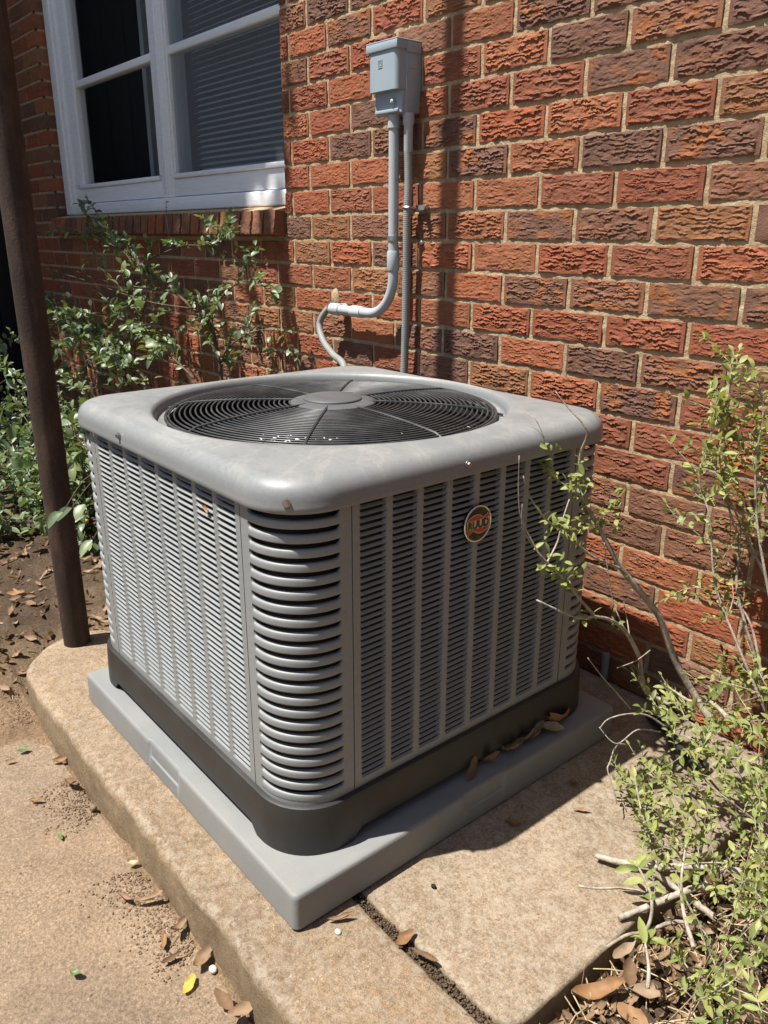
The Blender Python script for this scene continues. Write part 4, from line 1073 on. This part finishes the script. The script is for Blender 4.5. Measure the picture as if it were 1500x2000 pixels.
# -- right: arching bare stemmed shrub before the unit
D_ = Plant('shrub', (0.80, -0.14, -1.27), 'bare arching pale branched shrub reaching across the corner of the unit', 'shrub', BARK_L, LLs, 51)
def arch(l, r0, r1, jit=.002): return D_.stem([tuple(at_y(a, b, y)) for a, b, y in l], r0, r1, jitter=jit)
m1 = arch([(1400, 1420, -.16), (1362, 1372, -.16), (1315, 1290, -.19), (1290, 1215, -.22), (1272, 1178, -.24), (1215, 1112, -.30), (1196, 1085, -.32), (1170, 1030, -.34), (1150, 1000, -.36), (1128, 940, -.38)], .0085, .0032)
m1b = arch([(1128, 940, -.38), (1134, 890, -.39), (1146, 845, -.40), (1110, 790, -.42), (1085, 765, -.43)], .0028, .0008)
m1c = arch([(1150, 1000, -.36), (1130, 970, -.39), (1090, 935, -.42), (1065, 915, -.44)], .0026, .0010)
m2 = arch([(1310, 1375, -.2), (1262, 1352, -.22), (1250, 1305, -.26), (1248, 1285, -.28), (1222, 1235, -.34), (1195, 1212, -.40), (1165, 1207, -.44), (1125, 1200, -.48), (1048, 1172, -.54)], .0060, .0016)
m2b = arch([(1165, 1207, -.44), (1130, 1165, -.47), (1105, 1130, -.50), (1062, 1092, -.54), (1040, 1065, -.56), (1018, 1000, -.58), (1014, 890, -.60)], .0030, .0008)
m2c = arch([(1215, 1112, -.30), (1160, 1085, -.38), (1110, 1055, -.44), (1070, 1015, -.50), (1035, 975, -.54), (1022, 930, -.56)], .0030, .0010)
m2d = arch([(1062, 1110, -.54), (1090, 1060, -.50), (1100, 1020, -.48), (1112, 975, -.46)], .0018, .0010)
arch([(1040, 1065, -.56), (1025, 1030, -.58), (1020, 985, -.59)], .0012, .0007); arch([(1063, 855, -.45), (1045, 820, -.46), (1028, 806, -.46)], .0009, .0006)
arch([(1222, 1235, -.34), (1205, 1185, -.34), (1190, 1140, -.35), (1180, 1060, -.36)], .0016, .0008); arch([(1232, 1255, -.32), (1226, 1200, -.30), (1218, 1175, -.29)], .0012, .0008)
arch([(1232, 1385, -.3), (1200, 1350, -.34), (1170, 1320, -.38), (1148, 1285, -.42)], .0016, .0008); arch([(1300, 1420, -.3), (1265, 1398, -.34), (1225, 1392, -.38), (1190, 1402, -.42), (1172, 1422, -.45)], .0020, .0008)
arch([(1225, 1455, -.36), (1203, 1457, -.40), (1190, 1490, -.42), (1188, 1505, -.43), (1200, 1545, -.43), (1205, 1570, -.43)], .0018, .0010)
arch([(1270, 1270, -.27), (1240, 1290, -.32), (1205, 1305, -.36)], .0014, .0008)
arch([(1290, 1430, -.33), (1240, 1425, -.37), (1205, 1450, -.42), (1170, 1420, -.44)], .0016, .0008)
for seg, n, ls in ((m1c, 9, .018), (m1b[:6], 4, .016), (m1[-14:], 9, .018), (m2b[6:14], 8, .020), (m2c[5:18], 9, .019), (m2[-22:-14], 4, .012), (m1[18:26], 3, .016)):
    D_.leafy(seg, n, ls, True, .95)
for (u, v, y, n) in ((1065, 880, -.45, 9), (1080, 915, -.44, 9), (1110, 940, -.42, 8), (1135, 945, -.40, 7), (1110, 1020, -.46, 10), (1125, 1025, -.44, 8), (1085, 1040, -.5, 7), (1105, 1110, -.5, 9), (1115, 1120, -.48, 8), (1060, 1095, -.54, 6), (1065, 1110, -.54, 6), (1165, 1010, -.36, 6), (1205, 975, -.33, 8), (1210, 1000, -.33, 7), (1150, 1200, -.45, 6), (1205, 1080, -.32, 4)):
    p = Vector(at_y(u, v, y))
    for k in range(n):
        d = Vector((rp.gauss(0, 1), rp.gauss(0, 1), rp.gauss(.2, .8))); q_ = p + Vector((rp.gauss(0, .010), rp.gauss(0, .010), rp.gauss(0, .013)))
        D_.L.append((q_, mat_from(d, (rp.gauss(0, .5), rp.gauss(0, .5) - .3, 1), 0), .020 * rp.uniform(.6, 1.2)))
D_.finish(80)

# -- right: upright sparse shrub by the wall
E_ = Plant('shrub', (0.92, -0.14, -1.27), 'upright thin leaved shrub against the bricks at the right edge', 'shrub', BARK_L, LLs, 53)
for l in ([(1480, 1300), (1450, 1150), (1440, 1060), (1420, 960), (1415, 860), (1425, 790), (1430, 700)], [(1520, 1250), (1490, 1120), (1475, 1000), (1480, 900), (1490, 800), (1470, 720)], [(1500, 1400), (1440, 1250), (1400, 1130), (1375, 1010), (1370, 930), (1400, 820)], [(1530, 1120), (1500, 960), (1450, 870), (1405, 790)], [(1490, 1330), (1460, 1210), (1420, 1160), (1340, 1140)], [(1520, 1180), (1440, 1010), (1380, 880)]):
    y = rp.uniform(-.22, -.10); sp = E_.stem([tuple(at_y(a, b, y)) for a, b in l], .0030, .0010)
    for i in range(7, len(sp) - 1, 2):
        d = (sp[i + 1] - sp[i]).normalized(); sd = Vector((rp.gauss(0, 1), rp.gauss(0, .8), rp.gauss(.2, .8))).normalized()
        E_.twig(sp[i], d * .7 + sd * .7, rp.uniform(.04, .12), .0010, rp.randrange(4, 7), .0175, 0)
        if rp.random() < .5: E_.twig(sp[i], d * .3 - sd * .8, rp.uniform(.04, .10), .0010, rp.randrange(3, 6), .0165, 0)
    E_.leafy(sp[8:], len(sp) * 2 // 3, .020, True, .8)
E_.finish(70)

# -- right: dense low shrub
F_ = Plant('shrub', (1.12, -0.45, -1.30), 'dense lime green low shrub spilling over the edge of the slab', 'shrub', BARK_L, LLs, 57)
cl = []
for k in range(330):
    u, v = rp.uniform(1165, 1540), rp.uniform(1330, 2010)
    # crown outline: widest at mid height, ragged
    lim = np.interp(v, [1330, 1400, 1480, 1580, 1700, 1800, 1900, 2010], [1280, 1255, 1290, 1195, 1180, 1290, 1320, 1370])
    if u < lim + rp.uniform(-10, 45): continue
    if v > 1740 and rp.random() < .62: continue
    if v > 1640 and u < 1300 and rp.random() < .5: continue
    yy = np.interp(v, [1330, 1500, 1700, 1900, 2010], [-.20, -.33, -.50, -.68, -.76]) + rp.uniform(-.10, .10)
    p = Vector(at_y(u, v, yy))
    if p.z < -1.285: p.z = -1.26 + rp.uniform(0, .05)
    F_.twig(p, (rp.gauss(-.1, .6), rp.gauss(-.2, .6), rp.gauss(.75, .5)), rp.uniform(.04, .11), .0011, rp.randrange(4, 7), .0150, 0.0)
for k in range(30):
    x0, y0 = rp.uniform(1.06, 1.4), rp.uniform(-.55, -.15)
    F_.stem([(x0, y0, -1.31), (x0 + rp.uniform(-.08, .06), y0 + rp.uniform(-.06, .06), -1.22), (x0 + rp.uniform(-.14, .08), y0 + rp.uniform(-.06, .08), -1.12 + rp.uniform(-.05, .08))], .0022, .0009)
for l in ([(1225, 1860, -.62), (1262, 1800, -.60), (1262, 1750, -.58), (1250, 1710, -.57), (1240, 1690, -.56)], [(1355, 1850, -.66), (1338, 1780, -.62), (1335, 1720, -.60), (1340, 1650, -.56)], [(1290, 1700, -.52), (1265, 1640, -.48), (1245, 1580, -.45), (1240, 1520, -.42)], [(1265, 1930, -.72), (1268, 1880, -.7), (1258, 1830, -.66)]):
    sp = F_.stem([tuple(at_y(a, b, c)) for a, b, c in l], .0035, .0014); F_.leafy(sp[8:], 4, .024)
for u, v, dx_, dz_ in ((1385, 1365, .3, .5), (1375, 1405, .6, .1), (1330, 1410, -.5, .1)):
    p = Vector(at_y(u, v, -.22)); F_.L.append((p, mat_from((dx_, -.1, dz_), (0, -.8, .5), 0), .055))
F_.finish(120)

# dry straws
st = Plant('straw', (1.1, -0.6, -1.31), 'thin dry straw stalks rising from the leaf litter at lower right', 'dry grass', STRAW, LLs, 61)
for l in ([(1120, 1995), (1135, 1930), (1142, 1885)], [(1340, 2000), (1430, 1850), (1500, 1780)], [(1300, 2000), (1400, 1880), (1470, 1640)], [(1345, 1990), (1370, 1900), (1420, 1800)], ):
    y = -.74; st.stem([tuple(at_y(a, b, y)) for a, b in l], .0007, .0004, jitter=.0)
st.L = []
# sticks on the slab and in the bed
def stick(l, r0, r1, mat, label, name='stick', seed=1):
    rr_ = random.Random(seed); P_ = []
    for u, v, z in l: P_.append(Vector(at_z(u, v, z)))
    sp = smooth_path(P_, 5); n = len(sp)
    sp = [p + Vector((rr_.gauss(0, r0 * .12), rr_.gauss(0, r0 * .12), 0)) for p in sp]
    o = MB().tube(sp, [(r0 + (r1 - r0) * i / (n - 1)) * rr_.uniform(.9, 1.1) for i in range(n)], 9).build(name, mat, smooth=True, auto=60, origin=P_[0])
    return tag(o, label, 'stick', 'broken sticks at the right edge of the slab')
stick([(1163, 1671, -1.255), (1215, 1684, -1.252), (1290, 1692, -1.25), (1370, 1694, -1.25), (1446, 1702, -1.26)], .0046, .0062, BARK_W, 'longest pale bleached stick lying level across the slab corner')
stick([(1208, 1793, -1.262), (1262, 1772, -1.255), (1320, 1748, -1.25), (1380, 1728, -1.245)], .0044, .0058, BARK_W, 'thick pale stick slanting up from the slab edge', seed=2)
stick([(1275, 1703, -1.25), (1320, 1735, -1.262), (1360, 1765, -1.275), (1395, 1790, -1.285)], .0042, .006, BARK_L, 'grey brown stick sloping down under the bleached sticks', seed=3)
stick([(1130, 1730, -1.267), (1165, 1735, -1.267), (1210, 1734, -1.266), (1250, 1739, -1.266)], .0022, .0012, BARK_W, 'thin straight twig lying on the slab beside the bush', seed=4)
stick([(1185, 1850, -1.27), (1220, 1828, -1.266), (1260, 1820, -1.27), (1310, 1802, -1.27), (1360, 1803, -1.27)], .0026, .0034, BARK_L, 'slim grey twig over the slab edge near the dead leaves', seed=5)
stick([(1420, 1400, -1.0), (1385, 1370, -1.02), (1345, 1368, -1.05), (1290, 1330, -1.1)], .0040, .0020, BARK_W, 'pale bent branch resting in the bush by the wall', seed=6)

# black drain hose by the wall and a pipe stub
hp = [at_z(1268, 1395, -1.255), at_z(1300, 1425, -1.25), at_z(1325, 1455, -1.25), at_z(1345, 1480, -1.25), at_z(1380, 1500, -1.25)]
o = MB().tube(smooth_path([tuple(p) for p in hp], 6), .011, 12).build('drain_hose', RUBBER, smooth=True); tag(o, 'black rubber drain hose lying on the slab behind the bush', 'hose')
b0 = at_y(1181, 1316, -.012); o = MB().tube([(b0[0], -.014, -1.275), (b0[0], -.014, -1.205)], .009, 12).build('pipe_stub', FLEX, smooth=True, auto=40); tag(o, 'short grey pipe stub standing at the foot of the shaded wall', 'pipe')

# ------------------------------------------------------------------ fallen leaves
def dead_leaf(L, W, curl, roll, seed, twist=0.0):
    r = random.Random(seed); G = np.zeros((9, 5, 3))
    for i in range(9):
        t = i / 8; w = W / 2 * math.sin(math.pi * (t * .94 + .03)) ** .7 * (1 + .15 * r.uniform(-1, 1))
        for j in range(5):
            s = (j - 2) / 2; a = s * roll
            y = (math.sin(a) / roll if abs(roll) > 1e-3 else s) * w; z = (1 - math.cos(a)) / max(roll, .01) * w + curl * L * (t - .4) ** 2 + r.uniform(-.02, .02) * W + .10 * W * math.sin(8.5 * t + s * 2.5 + seed) * abs(s)
            ct, st_ = math.cos(twist * t), math.sin(twist * t)
            G[i, j] = ((t - .5) * L, y * ct - z * st_, y * st_ + z * ct)
    z0 = G[:, :, 2].min(); G[:, :, 2] -= z0
    top = G; mb = MB(); mb.grid(top); return mb
def put_leaf(u, v, z, L, W, curl, roll, rot, mat, label, seed, tilt=0.0, twist=0.3, group='fallen leaves'):
    L *= .82; W *= .74; p = at_z(u, v, z); me = dead_leaf(L, W, curl, roll, seed, twist).mesh('fallen_leaf', mat, smooth=True, recalc=False)
    o = link_mesh('fallen_leaf', me, tuple(p), None, rot=(tilt, tilt * .5, rot)); tag(o, label, 'leaf', group); return o
FL = [
    (370, 1923, ZD + .006, .040, .026, .3, .4, 2.2, LEAF_Y, 'bright yellow fallen leaf on the driveway soil'),
    (292, 1757, ZD + .012, .062, .024, .9, 1.6, 1.1, DEAD, 'long curled brown leaf at the foot of the kerb, larger of the pair'),
    (245, 1754, ZD + .008, .045, .022, .6, 1.8, .3, DEAD, 'grey brown crinkled leaf beside the longest curled leaf'),
    (322, 1840, ZD + .008, .036, .018, .5, 1.2, -.4, DEADO, 'small orange brown curled leaf on the driveway'),
    (350, 1812, ZD + .014, .055, .026, .9, 1.3, -1.0, DEAD, 'dark curled leaf leaning on the kerb'),
    (335, 1872, ZD + .008, .040, .016, .4, 1.2, 1.5, DEAD, 'narrow upright brown leaf below the orange leaf'),
    (395, 1872, ZD + .014, .050, .032, .7, .9, 2.0, DEAD, 'crumpled brown leaf beside the white pebble'),
    (440, 1955, ZD + .012, .058, .030, .8, .9, .2, DEAD, 'broad dark folded leaf at the bottom by the kerb'),
    (470, 1975, ZD + .018, .048, .032, .8, 1.1, 1.3, DEAD, 'large rumpled grey leaf at the bottom edge of the photo'),
    (117, 1485, -1.36, .045, .022, .8, 1.3, 1.2, DEADO, 'tan curled leaf on the soil by the upper kerb'),
    (140, 1530, -1.355, .050, .030, .9, 1.4, .4, DEAD, 'dark rumpled leaf in the soil against the kerb'),
    (70, 1563, ZD + .008, .032, .016, .6, 1.3, .9, DEADO, 'small rust coloured leaf alone on the sandy driveway'),
    (46, 1465, ZD + .008, .030, .020, .4, .5, 1.4, LEAF_G, 'single green leaf lying on the driveway at the left edge'),
    (20, 1486, ZD + .008, .026, .014, .5, 1.0, 1.3, DEADO, 'little brown leaf nearest the left edge of the driveway'),
    (118, 1632, ZD + .006, .030, .010, .2, .4, .0, LEAF_G, 'thin pale green leaf on the driveway'),
    (258, 1622, ZD + .012, .034, .020, .5, .6, 1.5, DEAD, 'pale tan leaf propped against the middle of the kerb'),
    (260, 1686, ZD + .012, .026, .016, .5, .6, .9, LEAF_C, 'cream coloured leaf at the foot of the kerb'),
    (148, 1902, ZD + .008, .026, .018, .8, 1.0, .6, LEAF_G, 'small curled green leaf near the bottom left'),
    (665, 1794, Z1 + .006, .050, .018, .6, 1.6, 1.1, DEAD, 'grey curled leaf in the shadow of the pad corner'),
    (790, 1835, Z1 + .004, .045, .026, .7, .9, 1.6, DEADO, 'tan folded leaf stuck in the joint between slabs'),
    (832, 1868, Z1 + .008, .052, .018, .4, 1.4, .35, DEAD, 'narrow curled leaf lying across the slab joint'),
    (1136, 1583, Z1 + .006, .038, .014, .4, 1.2, .7, DEAD, 'small grey leaf on the slab at the shadow edge'),
    (1003, 1607, Z1 + .006, .042, .022, .3, .6, .5, DEADO, 'flat orange brown leaf on the slab in the shade of the unit'),
    (1120, 1530, Z1 + .006, .030, .012, .4, 1.0, .2, DEAD, 'small leaf scrap on the slab in the shade'),
    (1165, 1940, -1.295, .095, .042, .9, 1.2, 1.05, DEADO, 'largest curved tan leaf in the litter bed at lower right'),
    (1228, 1905, -1.29, .062, .032, .5, .9, 2.2, DEAD, 'pale broad leaf standing in the litter near the slab edge'),
    (1235, 1985, -1.30, .058, .036, .4, .6, .2, DEADO, 'pale flat leaf at the bottom of the litter bed'),
    (1215, 1860, -1.28, .055, .028, .5, 1.0, 1.5, DEAD, 'brown leaf bent over the slab edge under a twig'),
    (1260, 1940, -1.29, .058, .03, .6, 1.1, .6, DEAD, 'dark brown leaf in the litter under the green bush'),
    (60, 1010 + 170, -1.29, .060, .030, .4, .8, .4, DEAD, 'pale leaf on the soil beside the foot of the pole'),
    (30, 1160, -1.29, .065, .032, .4, .8, 1.2, DEADO, 'broad tan leaf on the soil at the left edge'),
]
for i, a in enumerate(FL): put_leaf(*a, seed=200 + i, tilt=random.uniform(-.25, .25))
# leaf pile caught against the base pan
gp = 'dry leaves caught on the pad against the unit'
PL = [(1082, 1402, .085, .055, 'largest crumpled tan leaf on the pad by the far foot'), (1060, 1418, .06, .03, 'folded brown leaf beside the crumpled leaf on the pad'), (1040, 1430, .055, .026, 'upright brown leaf third from the far foot on the pad'), (1022, 1445, .055, .022, 'tan leaf hanging off the pile in the middle of the pad'), (985, 1462, .048, .026, 'orange brown leaf lying flat in the pad leaf row'), (955, 1486, .05, .03, 'dark reddish leaf in the pad leaf row'), (925, 1505, .045, .022, 'olive leaf at the near end of the pad leaf row'), (1004, 1452, .04, .02, 'small narrow leaf between two larger leaves on the pad')]
for i, (u, v, L_, W_, lb) in enumerate(PL):
    p = at_z(u, v, ZP + .012); p[0] = max(p[0], XR + .022)
    me = dead_leaf(L_, W_, .8, 1.2, 300 + i, .5).mesh('fallen_leaf', DEADO if i % 3 == 0 else DEAD, smooth=True, recalc=False)
    o = link_mesh('fallen_leaf', me, tuple(p), None, rot=(random.uniform(-.9, .2), random.uniform(-.6, .6), random.uniform(.3, 2.2))); tag(o, lb, 'leaf', gp)
fl_ = MB(); rf_ = random.Random(8)
for k in range(46):
    u, v = rf_.uniform(500, 660), rf_.uniform(848, 862)
    if k > 34: u, v = rf_.uniform(700, 960), rf_.uniform(825, 850)
    p = at_z(u, v, -0.5655); s_ = rf_.uniform(.0015, .0036); M = Euler((rf_.gauss(0, .5), rf_.gauss(0, .5), rf_.uniform(0, 6.28))).to_matrix() * s_
    fl_.add([tuple(M @ Vector(w_) + Vector(p)) for w_ in ((-1, -.4, 0), (1, -.5, .1), (1.1, .4, -.1), (-.9, .5, .15), (0, 0, .3))], [(0, 1, 4), (1, 2, 4), (2, 3, 4), (3, 0, 4)])
o = fl_.build('petal_litter', simple('pale_petal', (0.62, 0.60, 0.54), 0.7), recalc=False); tag(o, 'small pale petals fallen on the fan grille', kind='stuff')
# leaf on the louvers
p = at_y(402, 993, YF - .002); me = dead_leaf(.020, .007, .6, .8, 401).mesh('fallen_leaf', DEADO, smooth=True, recalc=False)
o = link_mesh('fallen_leaf', me, tuple(p), None, rot=(1.2, .6, .2)); tag(o, 'tiny orange leaf caught in the louvers of the sunlit side', 'leaf', 'fallen leaves')
# white pebble and pale chip
def pebble(u, v, z, r, mat, label, seed):
    rr_ = random.Random(seed); p = at_z(u, v, z); m = MB()
    m.rings([[(p[0] + r * math.sin(t) * math.cos(a) * rr_.uniform(.9, 1.1), p[1] + .8 * r * math.sin(t) * math.sin(a) * rr_.uniform(.9, 1.1), p[2] + .6 * r * math.cos(t)) for a in np.linspace(0, 6.283, 10, endpoint=False)] for t in np.linspace(.05, 3.09, 7)], True, True, True)
    o = m.build('pebble', mat, smooth=True, origin=p); tag(o, label, 'pebble', 'pebbles on the concrete')
WHITEP = simple('pale_stone', (0.58, 0.53, 0.45), 0.7)
pebble(416, 1893, ZD + .006, .008, WHITEP, 'smooth white pebble at the foot of the kerb', 1)
pebble(660, 1820, Z1 + .002, .006, WHITEP, 'pale flat stone chip near the pad corner', 2)
pebble(847, 1731, Z1 + .005, .005, DARK, 'small dark pellet on the sunlit slab', 3)
pebble(182, 1577, ZD + .010, .009, CRUMB, 'brown clod on the soil by the kerb', 4)

# loose soil crumbs along the kerb and in the slab joint; leaf litter in the beds (uncountable)
def crumbs(name, pts, rad, mat, label):
    mb = MB(); r = random.Random(5)
    base = [(0, 0, 1), (.94, 0, .33), (.29, .89, .33), (-.76, .55, .33), (-.76, -.55, .33), (.29, -.89, .33), (.76, .55, -.4), (-.29, .89, -.4), (-.94, 0, -.4), (-.29, -.89, -.4), (.76, -.55, -.4), (0, 0, -1)]
    fc_ = [(0, 1, 2), (0, 2, 3), (0, 3, 4), (0, 4, 5), (0, 5, 1), (1, 6, 2), (2, 7, 3), (3, 8, 4), (4, 9, 5), (5, 10, 1), (6, 7, 2), (7, 8, 3), (8, 9, 4), (9, 10, 5), (10, 6, 1), (11, 7, 6), (11, 8, 7), (11, 9, 8), (11, 10, 9), (11, 6, 10)]
    for p in pts:
        s = rad * r.lognormvariate(0, .5); s = min(s, rad * 3)
        mb.add([(p[0] + b[0] * s * r.uniform(.7, 1.3), p[1] + b[1] * s * r.uniform(.7, 1.3), p[2] + b[2] * s * r.uniform(.5, 1)) for b in base], fc_)
    o = mb.build(name, mat, smooth=True, recalc=False); return tag(o, label, kind='stuff')
def gz(x, y):
    i = min(max(np.searchsorted(gx, x), 1), len(gx) - 1); j = min(max(np.searchsorted(gy, y), 1), len(gy) - 1); return max(float(Z[i, j]), ZD if (x > -0.46 and y < -1.1) else -9)
cp = []
for k in range(5200):
    x = random.uniform(-.5, .95); y = -1.118 - abs(random.gauss(0, .04))
    if vn(x * 7, y * 7, 3) < .45: continue
    cp.append((x, y, gz(x, y) + .001))
for k in range(500):
    x = random.uniform(-.5, 1.2); y = random.uniform(-1.7, -1.12); cp.append((x, y, gz(x, y)))
jp = []
for k in range(3000):
    x = random.uniform(.55, 1.1); jp.append((x, -.9015 + random.gauss(0, .0048), Z1 - .007 + random.uniform(-.006, .004)))
crumbs('soil_crumbs', jp, .0011, simple('dark_crumb', (0.105, 0.072, 0.047), 0.95, 0.1, var=0.5, scale=90), 'dark loose soil crumbs packed in the joint between the slabs')
crumbs('soil_crumbs', cp, .00125, CRUMB, 'loose soil crumbs along the foot of the kerb')
MB().box(.2, 2.5, -.915, -.880, -1.42, Z1 - .012).build('joint_fill', SOIL)
tag(bpy.data.objects['joint_fill'], 'soil packed into the joint between the slabs', kind='structure')
DLV = [dead_leaf(1, .42, .5, 1.0, 600 + i, .4) for i in range(8)]
def litter(name, n, fx, s0, s1, label, dz=.004):
    mb = MB(); r = random.Random(13)
    for k in range(n):
        x, y = fx(r); z = gz(x, y) + dz * r.uniform(.2, 3); s = r.uniform(s0, s1)
        M = Euler((r.gauss(0, .45), r.gauss(0, .45), r.uniform(0, 6.28))).to_matrix() * s; t = Vector((x, y, z)); m = DLV[r.randrange(8)]
        mb.add([tuple(M @ Vector(v) + t) for v in m.v], m.f)
    o = mb.build(name, DEAD, smooth=True, recalc=False); return tag(o, label, kind='stuff')
litter('leaf_litter', 2600, lambda r: (r.uniform(.99, 1.55), r.uniform(-1.0, -.1)), .009, .036, 'brown dry leaf litter covering the bed right of the slab')
litter('leaf_litter', 900, lambda r: (r.uniform(-1.9, -.56) if r.random() < .8 else r.uniform(-.62, -.45), r.uniform(-1.15, -.1)), .01, .045, 'scattered dry leaves on the shaded soil left of the pole')
def twigs(name, n, fx, label):
    mb = MB(); r = random.Random(17)
    for k in range(n):
        x, y = fx(r); z = gz(x, y) + r.uniform(.004, .016); a = r.uniform(0, 6.28); l = r.uniform(.03, .12)
        mb.tube([(x, y, z), (x + l * .5 * math.cos(a), y + l * .5 * math.sin(a), z + r.uniform(-.004, .01)), (x + l * math.cos(a + r.gauss(0, .2)), y + l * math.sin(a), z + r.uniform(-.004, .006))], [.0013, .0011, .0007], 4)
    o = mb.build(name, STRAW, smooth=True, recalc=False); return tag(o, label, kind='stuff')
twigs('twig_litter', 700, lambda r: (r.uniform(1.0, 1.5), r.uniform(-1.0, -.1)), 'fine straw and twigs among the leaf litter at right')

# ------------------------------------------------------------------ tree out of frame on the left (its crown shades the window)
tree = empty('tree', (-4.0, -3.2, -1.35), 'tall leafy tree whose crown shades the window', 'tree')
MB().tube(smooth_path([(-4.2, -3.4, -1.45), (-4.1, -3.3, .2), (-3.7, -3.0, 1.8), (-3.3, -2.6, 3.2)], 6), [.16 - .1 * i / 18 for i in range(19)], 12).build('trunk', BARK_D, tree, smooth=True)
rt = random.Random(77); mb = MB(); TL = leaf_mb(1, .55, .15, .15)
limbs = MB()
def crown(x, z, t, n, spread, ls):
    c = Vector((x, 0, z)) + SUN * t
    for k in range(n):
        p = c + Vector((rt.gauss(0, spread), rt.gauss(0, spread), rt.gauss(0, spread)))
        M = mat_from((rt.gauss(0, 1), rt.gauss(0, 1), rt.gauss(-.2, .6)), (rt.gauss(0, .5), rt.gauss(0, .5), 1), 0); s = ls * rt.uniform(.7, 1.3)
        mb.add([tuple(p + M @ (Vector(v) * s)) for v in TL.v], TL.f)
    return c
for k in range(300):
    x = rt.uniform(-4.0, -1.02); z = rt.uniform(-.22, 1.4)
    if z < 0.10 and x > -2.1 and rt.random() < .82: continue
    crown(x, z, rt.uniform(3.4, 4.8), 26, .12, .12)
for k in range(22):                                     # thinner skirt: dapples below the sill and on the shrub
    x = rt.uniform(-3.6, -1.05); z = rt.uniform(-1.25, -.25)
    if x > -1.5 and rt.random() < .5: continue
    crown(x, z, rt.uniform(3.0, 4.2), 13, .09, .11)
mb.build('crown', LEAF_T, tree, smooth=True, recalc=False)
for k in range(14):
    e = Vector((rt.uniform(-3.8, -1.2), 0, rt.uniform(-.1, 1.2))) + SUN * rt.uniform(3.5, 4.6)
    limbs.tube(smooth_path([(-3.5, -2.8, 2.5 + rt.uniform(-.5, .6)), tuple((Vector((-3.4, -2.7, 3.2)) + e) / 2 + Vector((0, 0, .15))), tuple(e)], 4), [.045 - .004 * i for i in range(9)], 7)
limbs.build('limb', BARK_D, tree, smooth=True)
# unseen leaf rows added for the light; this one reflects dark in the panes
hg = MB(); rh = random.Random(31)
for k in range(5200):
    x = rh.uniform(-14, 5); y = -7.5 + rh.gauss(0, .35); z = rh.uniform(-1.35, 1.1 + .35 * math.sin(x * 1.7))
    M = mat_from((rh.gauss(0, 1), rh.gauss(0, 1), rh.gauss(-.2, .6)), (rh.gauss(0, .6), rh.gauss(.4, .6), 1), 0)
    hg.add([tuple(Vector((x, y, z)) + M @ (Vector(v) * rh.uniform(.18, .34))) for v in TL.v], TL.f)
for k in range(3600):  # second added row, blocks sky from the unit's shaded side
    y = rh.uniform(-7.2, 2.0); x = 5.2 + rh.gauss(0, .35); z = rh.uniform(-1.35, 3.4)
    M = mat_from((rh.gauss(0, 1), rh.gauss(0, 1), rh.gauss(-.2, .6)), (rh.gauss(-.4, .6), rh.gauss(0, .6), 1), 0)
    hg.add([tuple(Vector((x, y, z)) + M @ (Vector(v) * rh.uniform(.18, .34))) for v in TL.v], TL.f)
ho = empty('added_hedge', (-4.5, -7.5, -1.37), 'unseen green leaf rows added to darken the panes and block side sky', 'added_hedge')
hg.build('foliage', LEAF_T, ho, smooth=True, recalc=False)
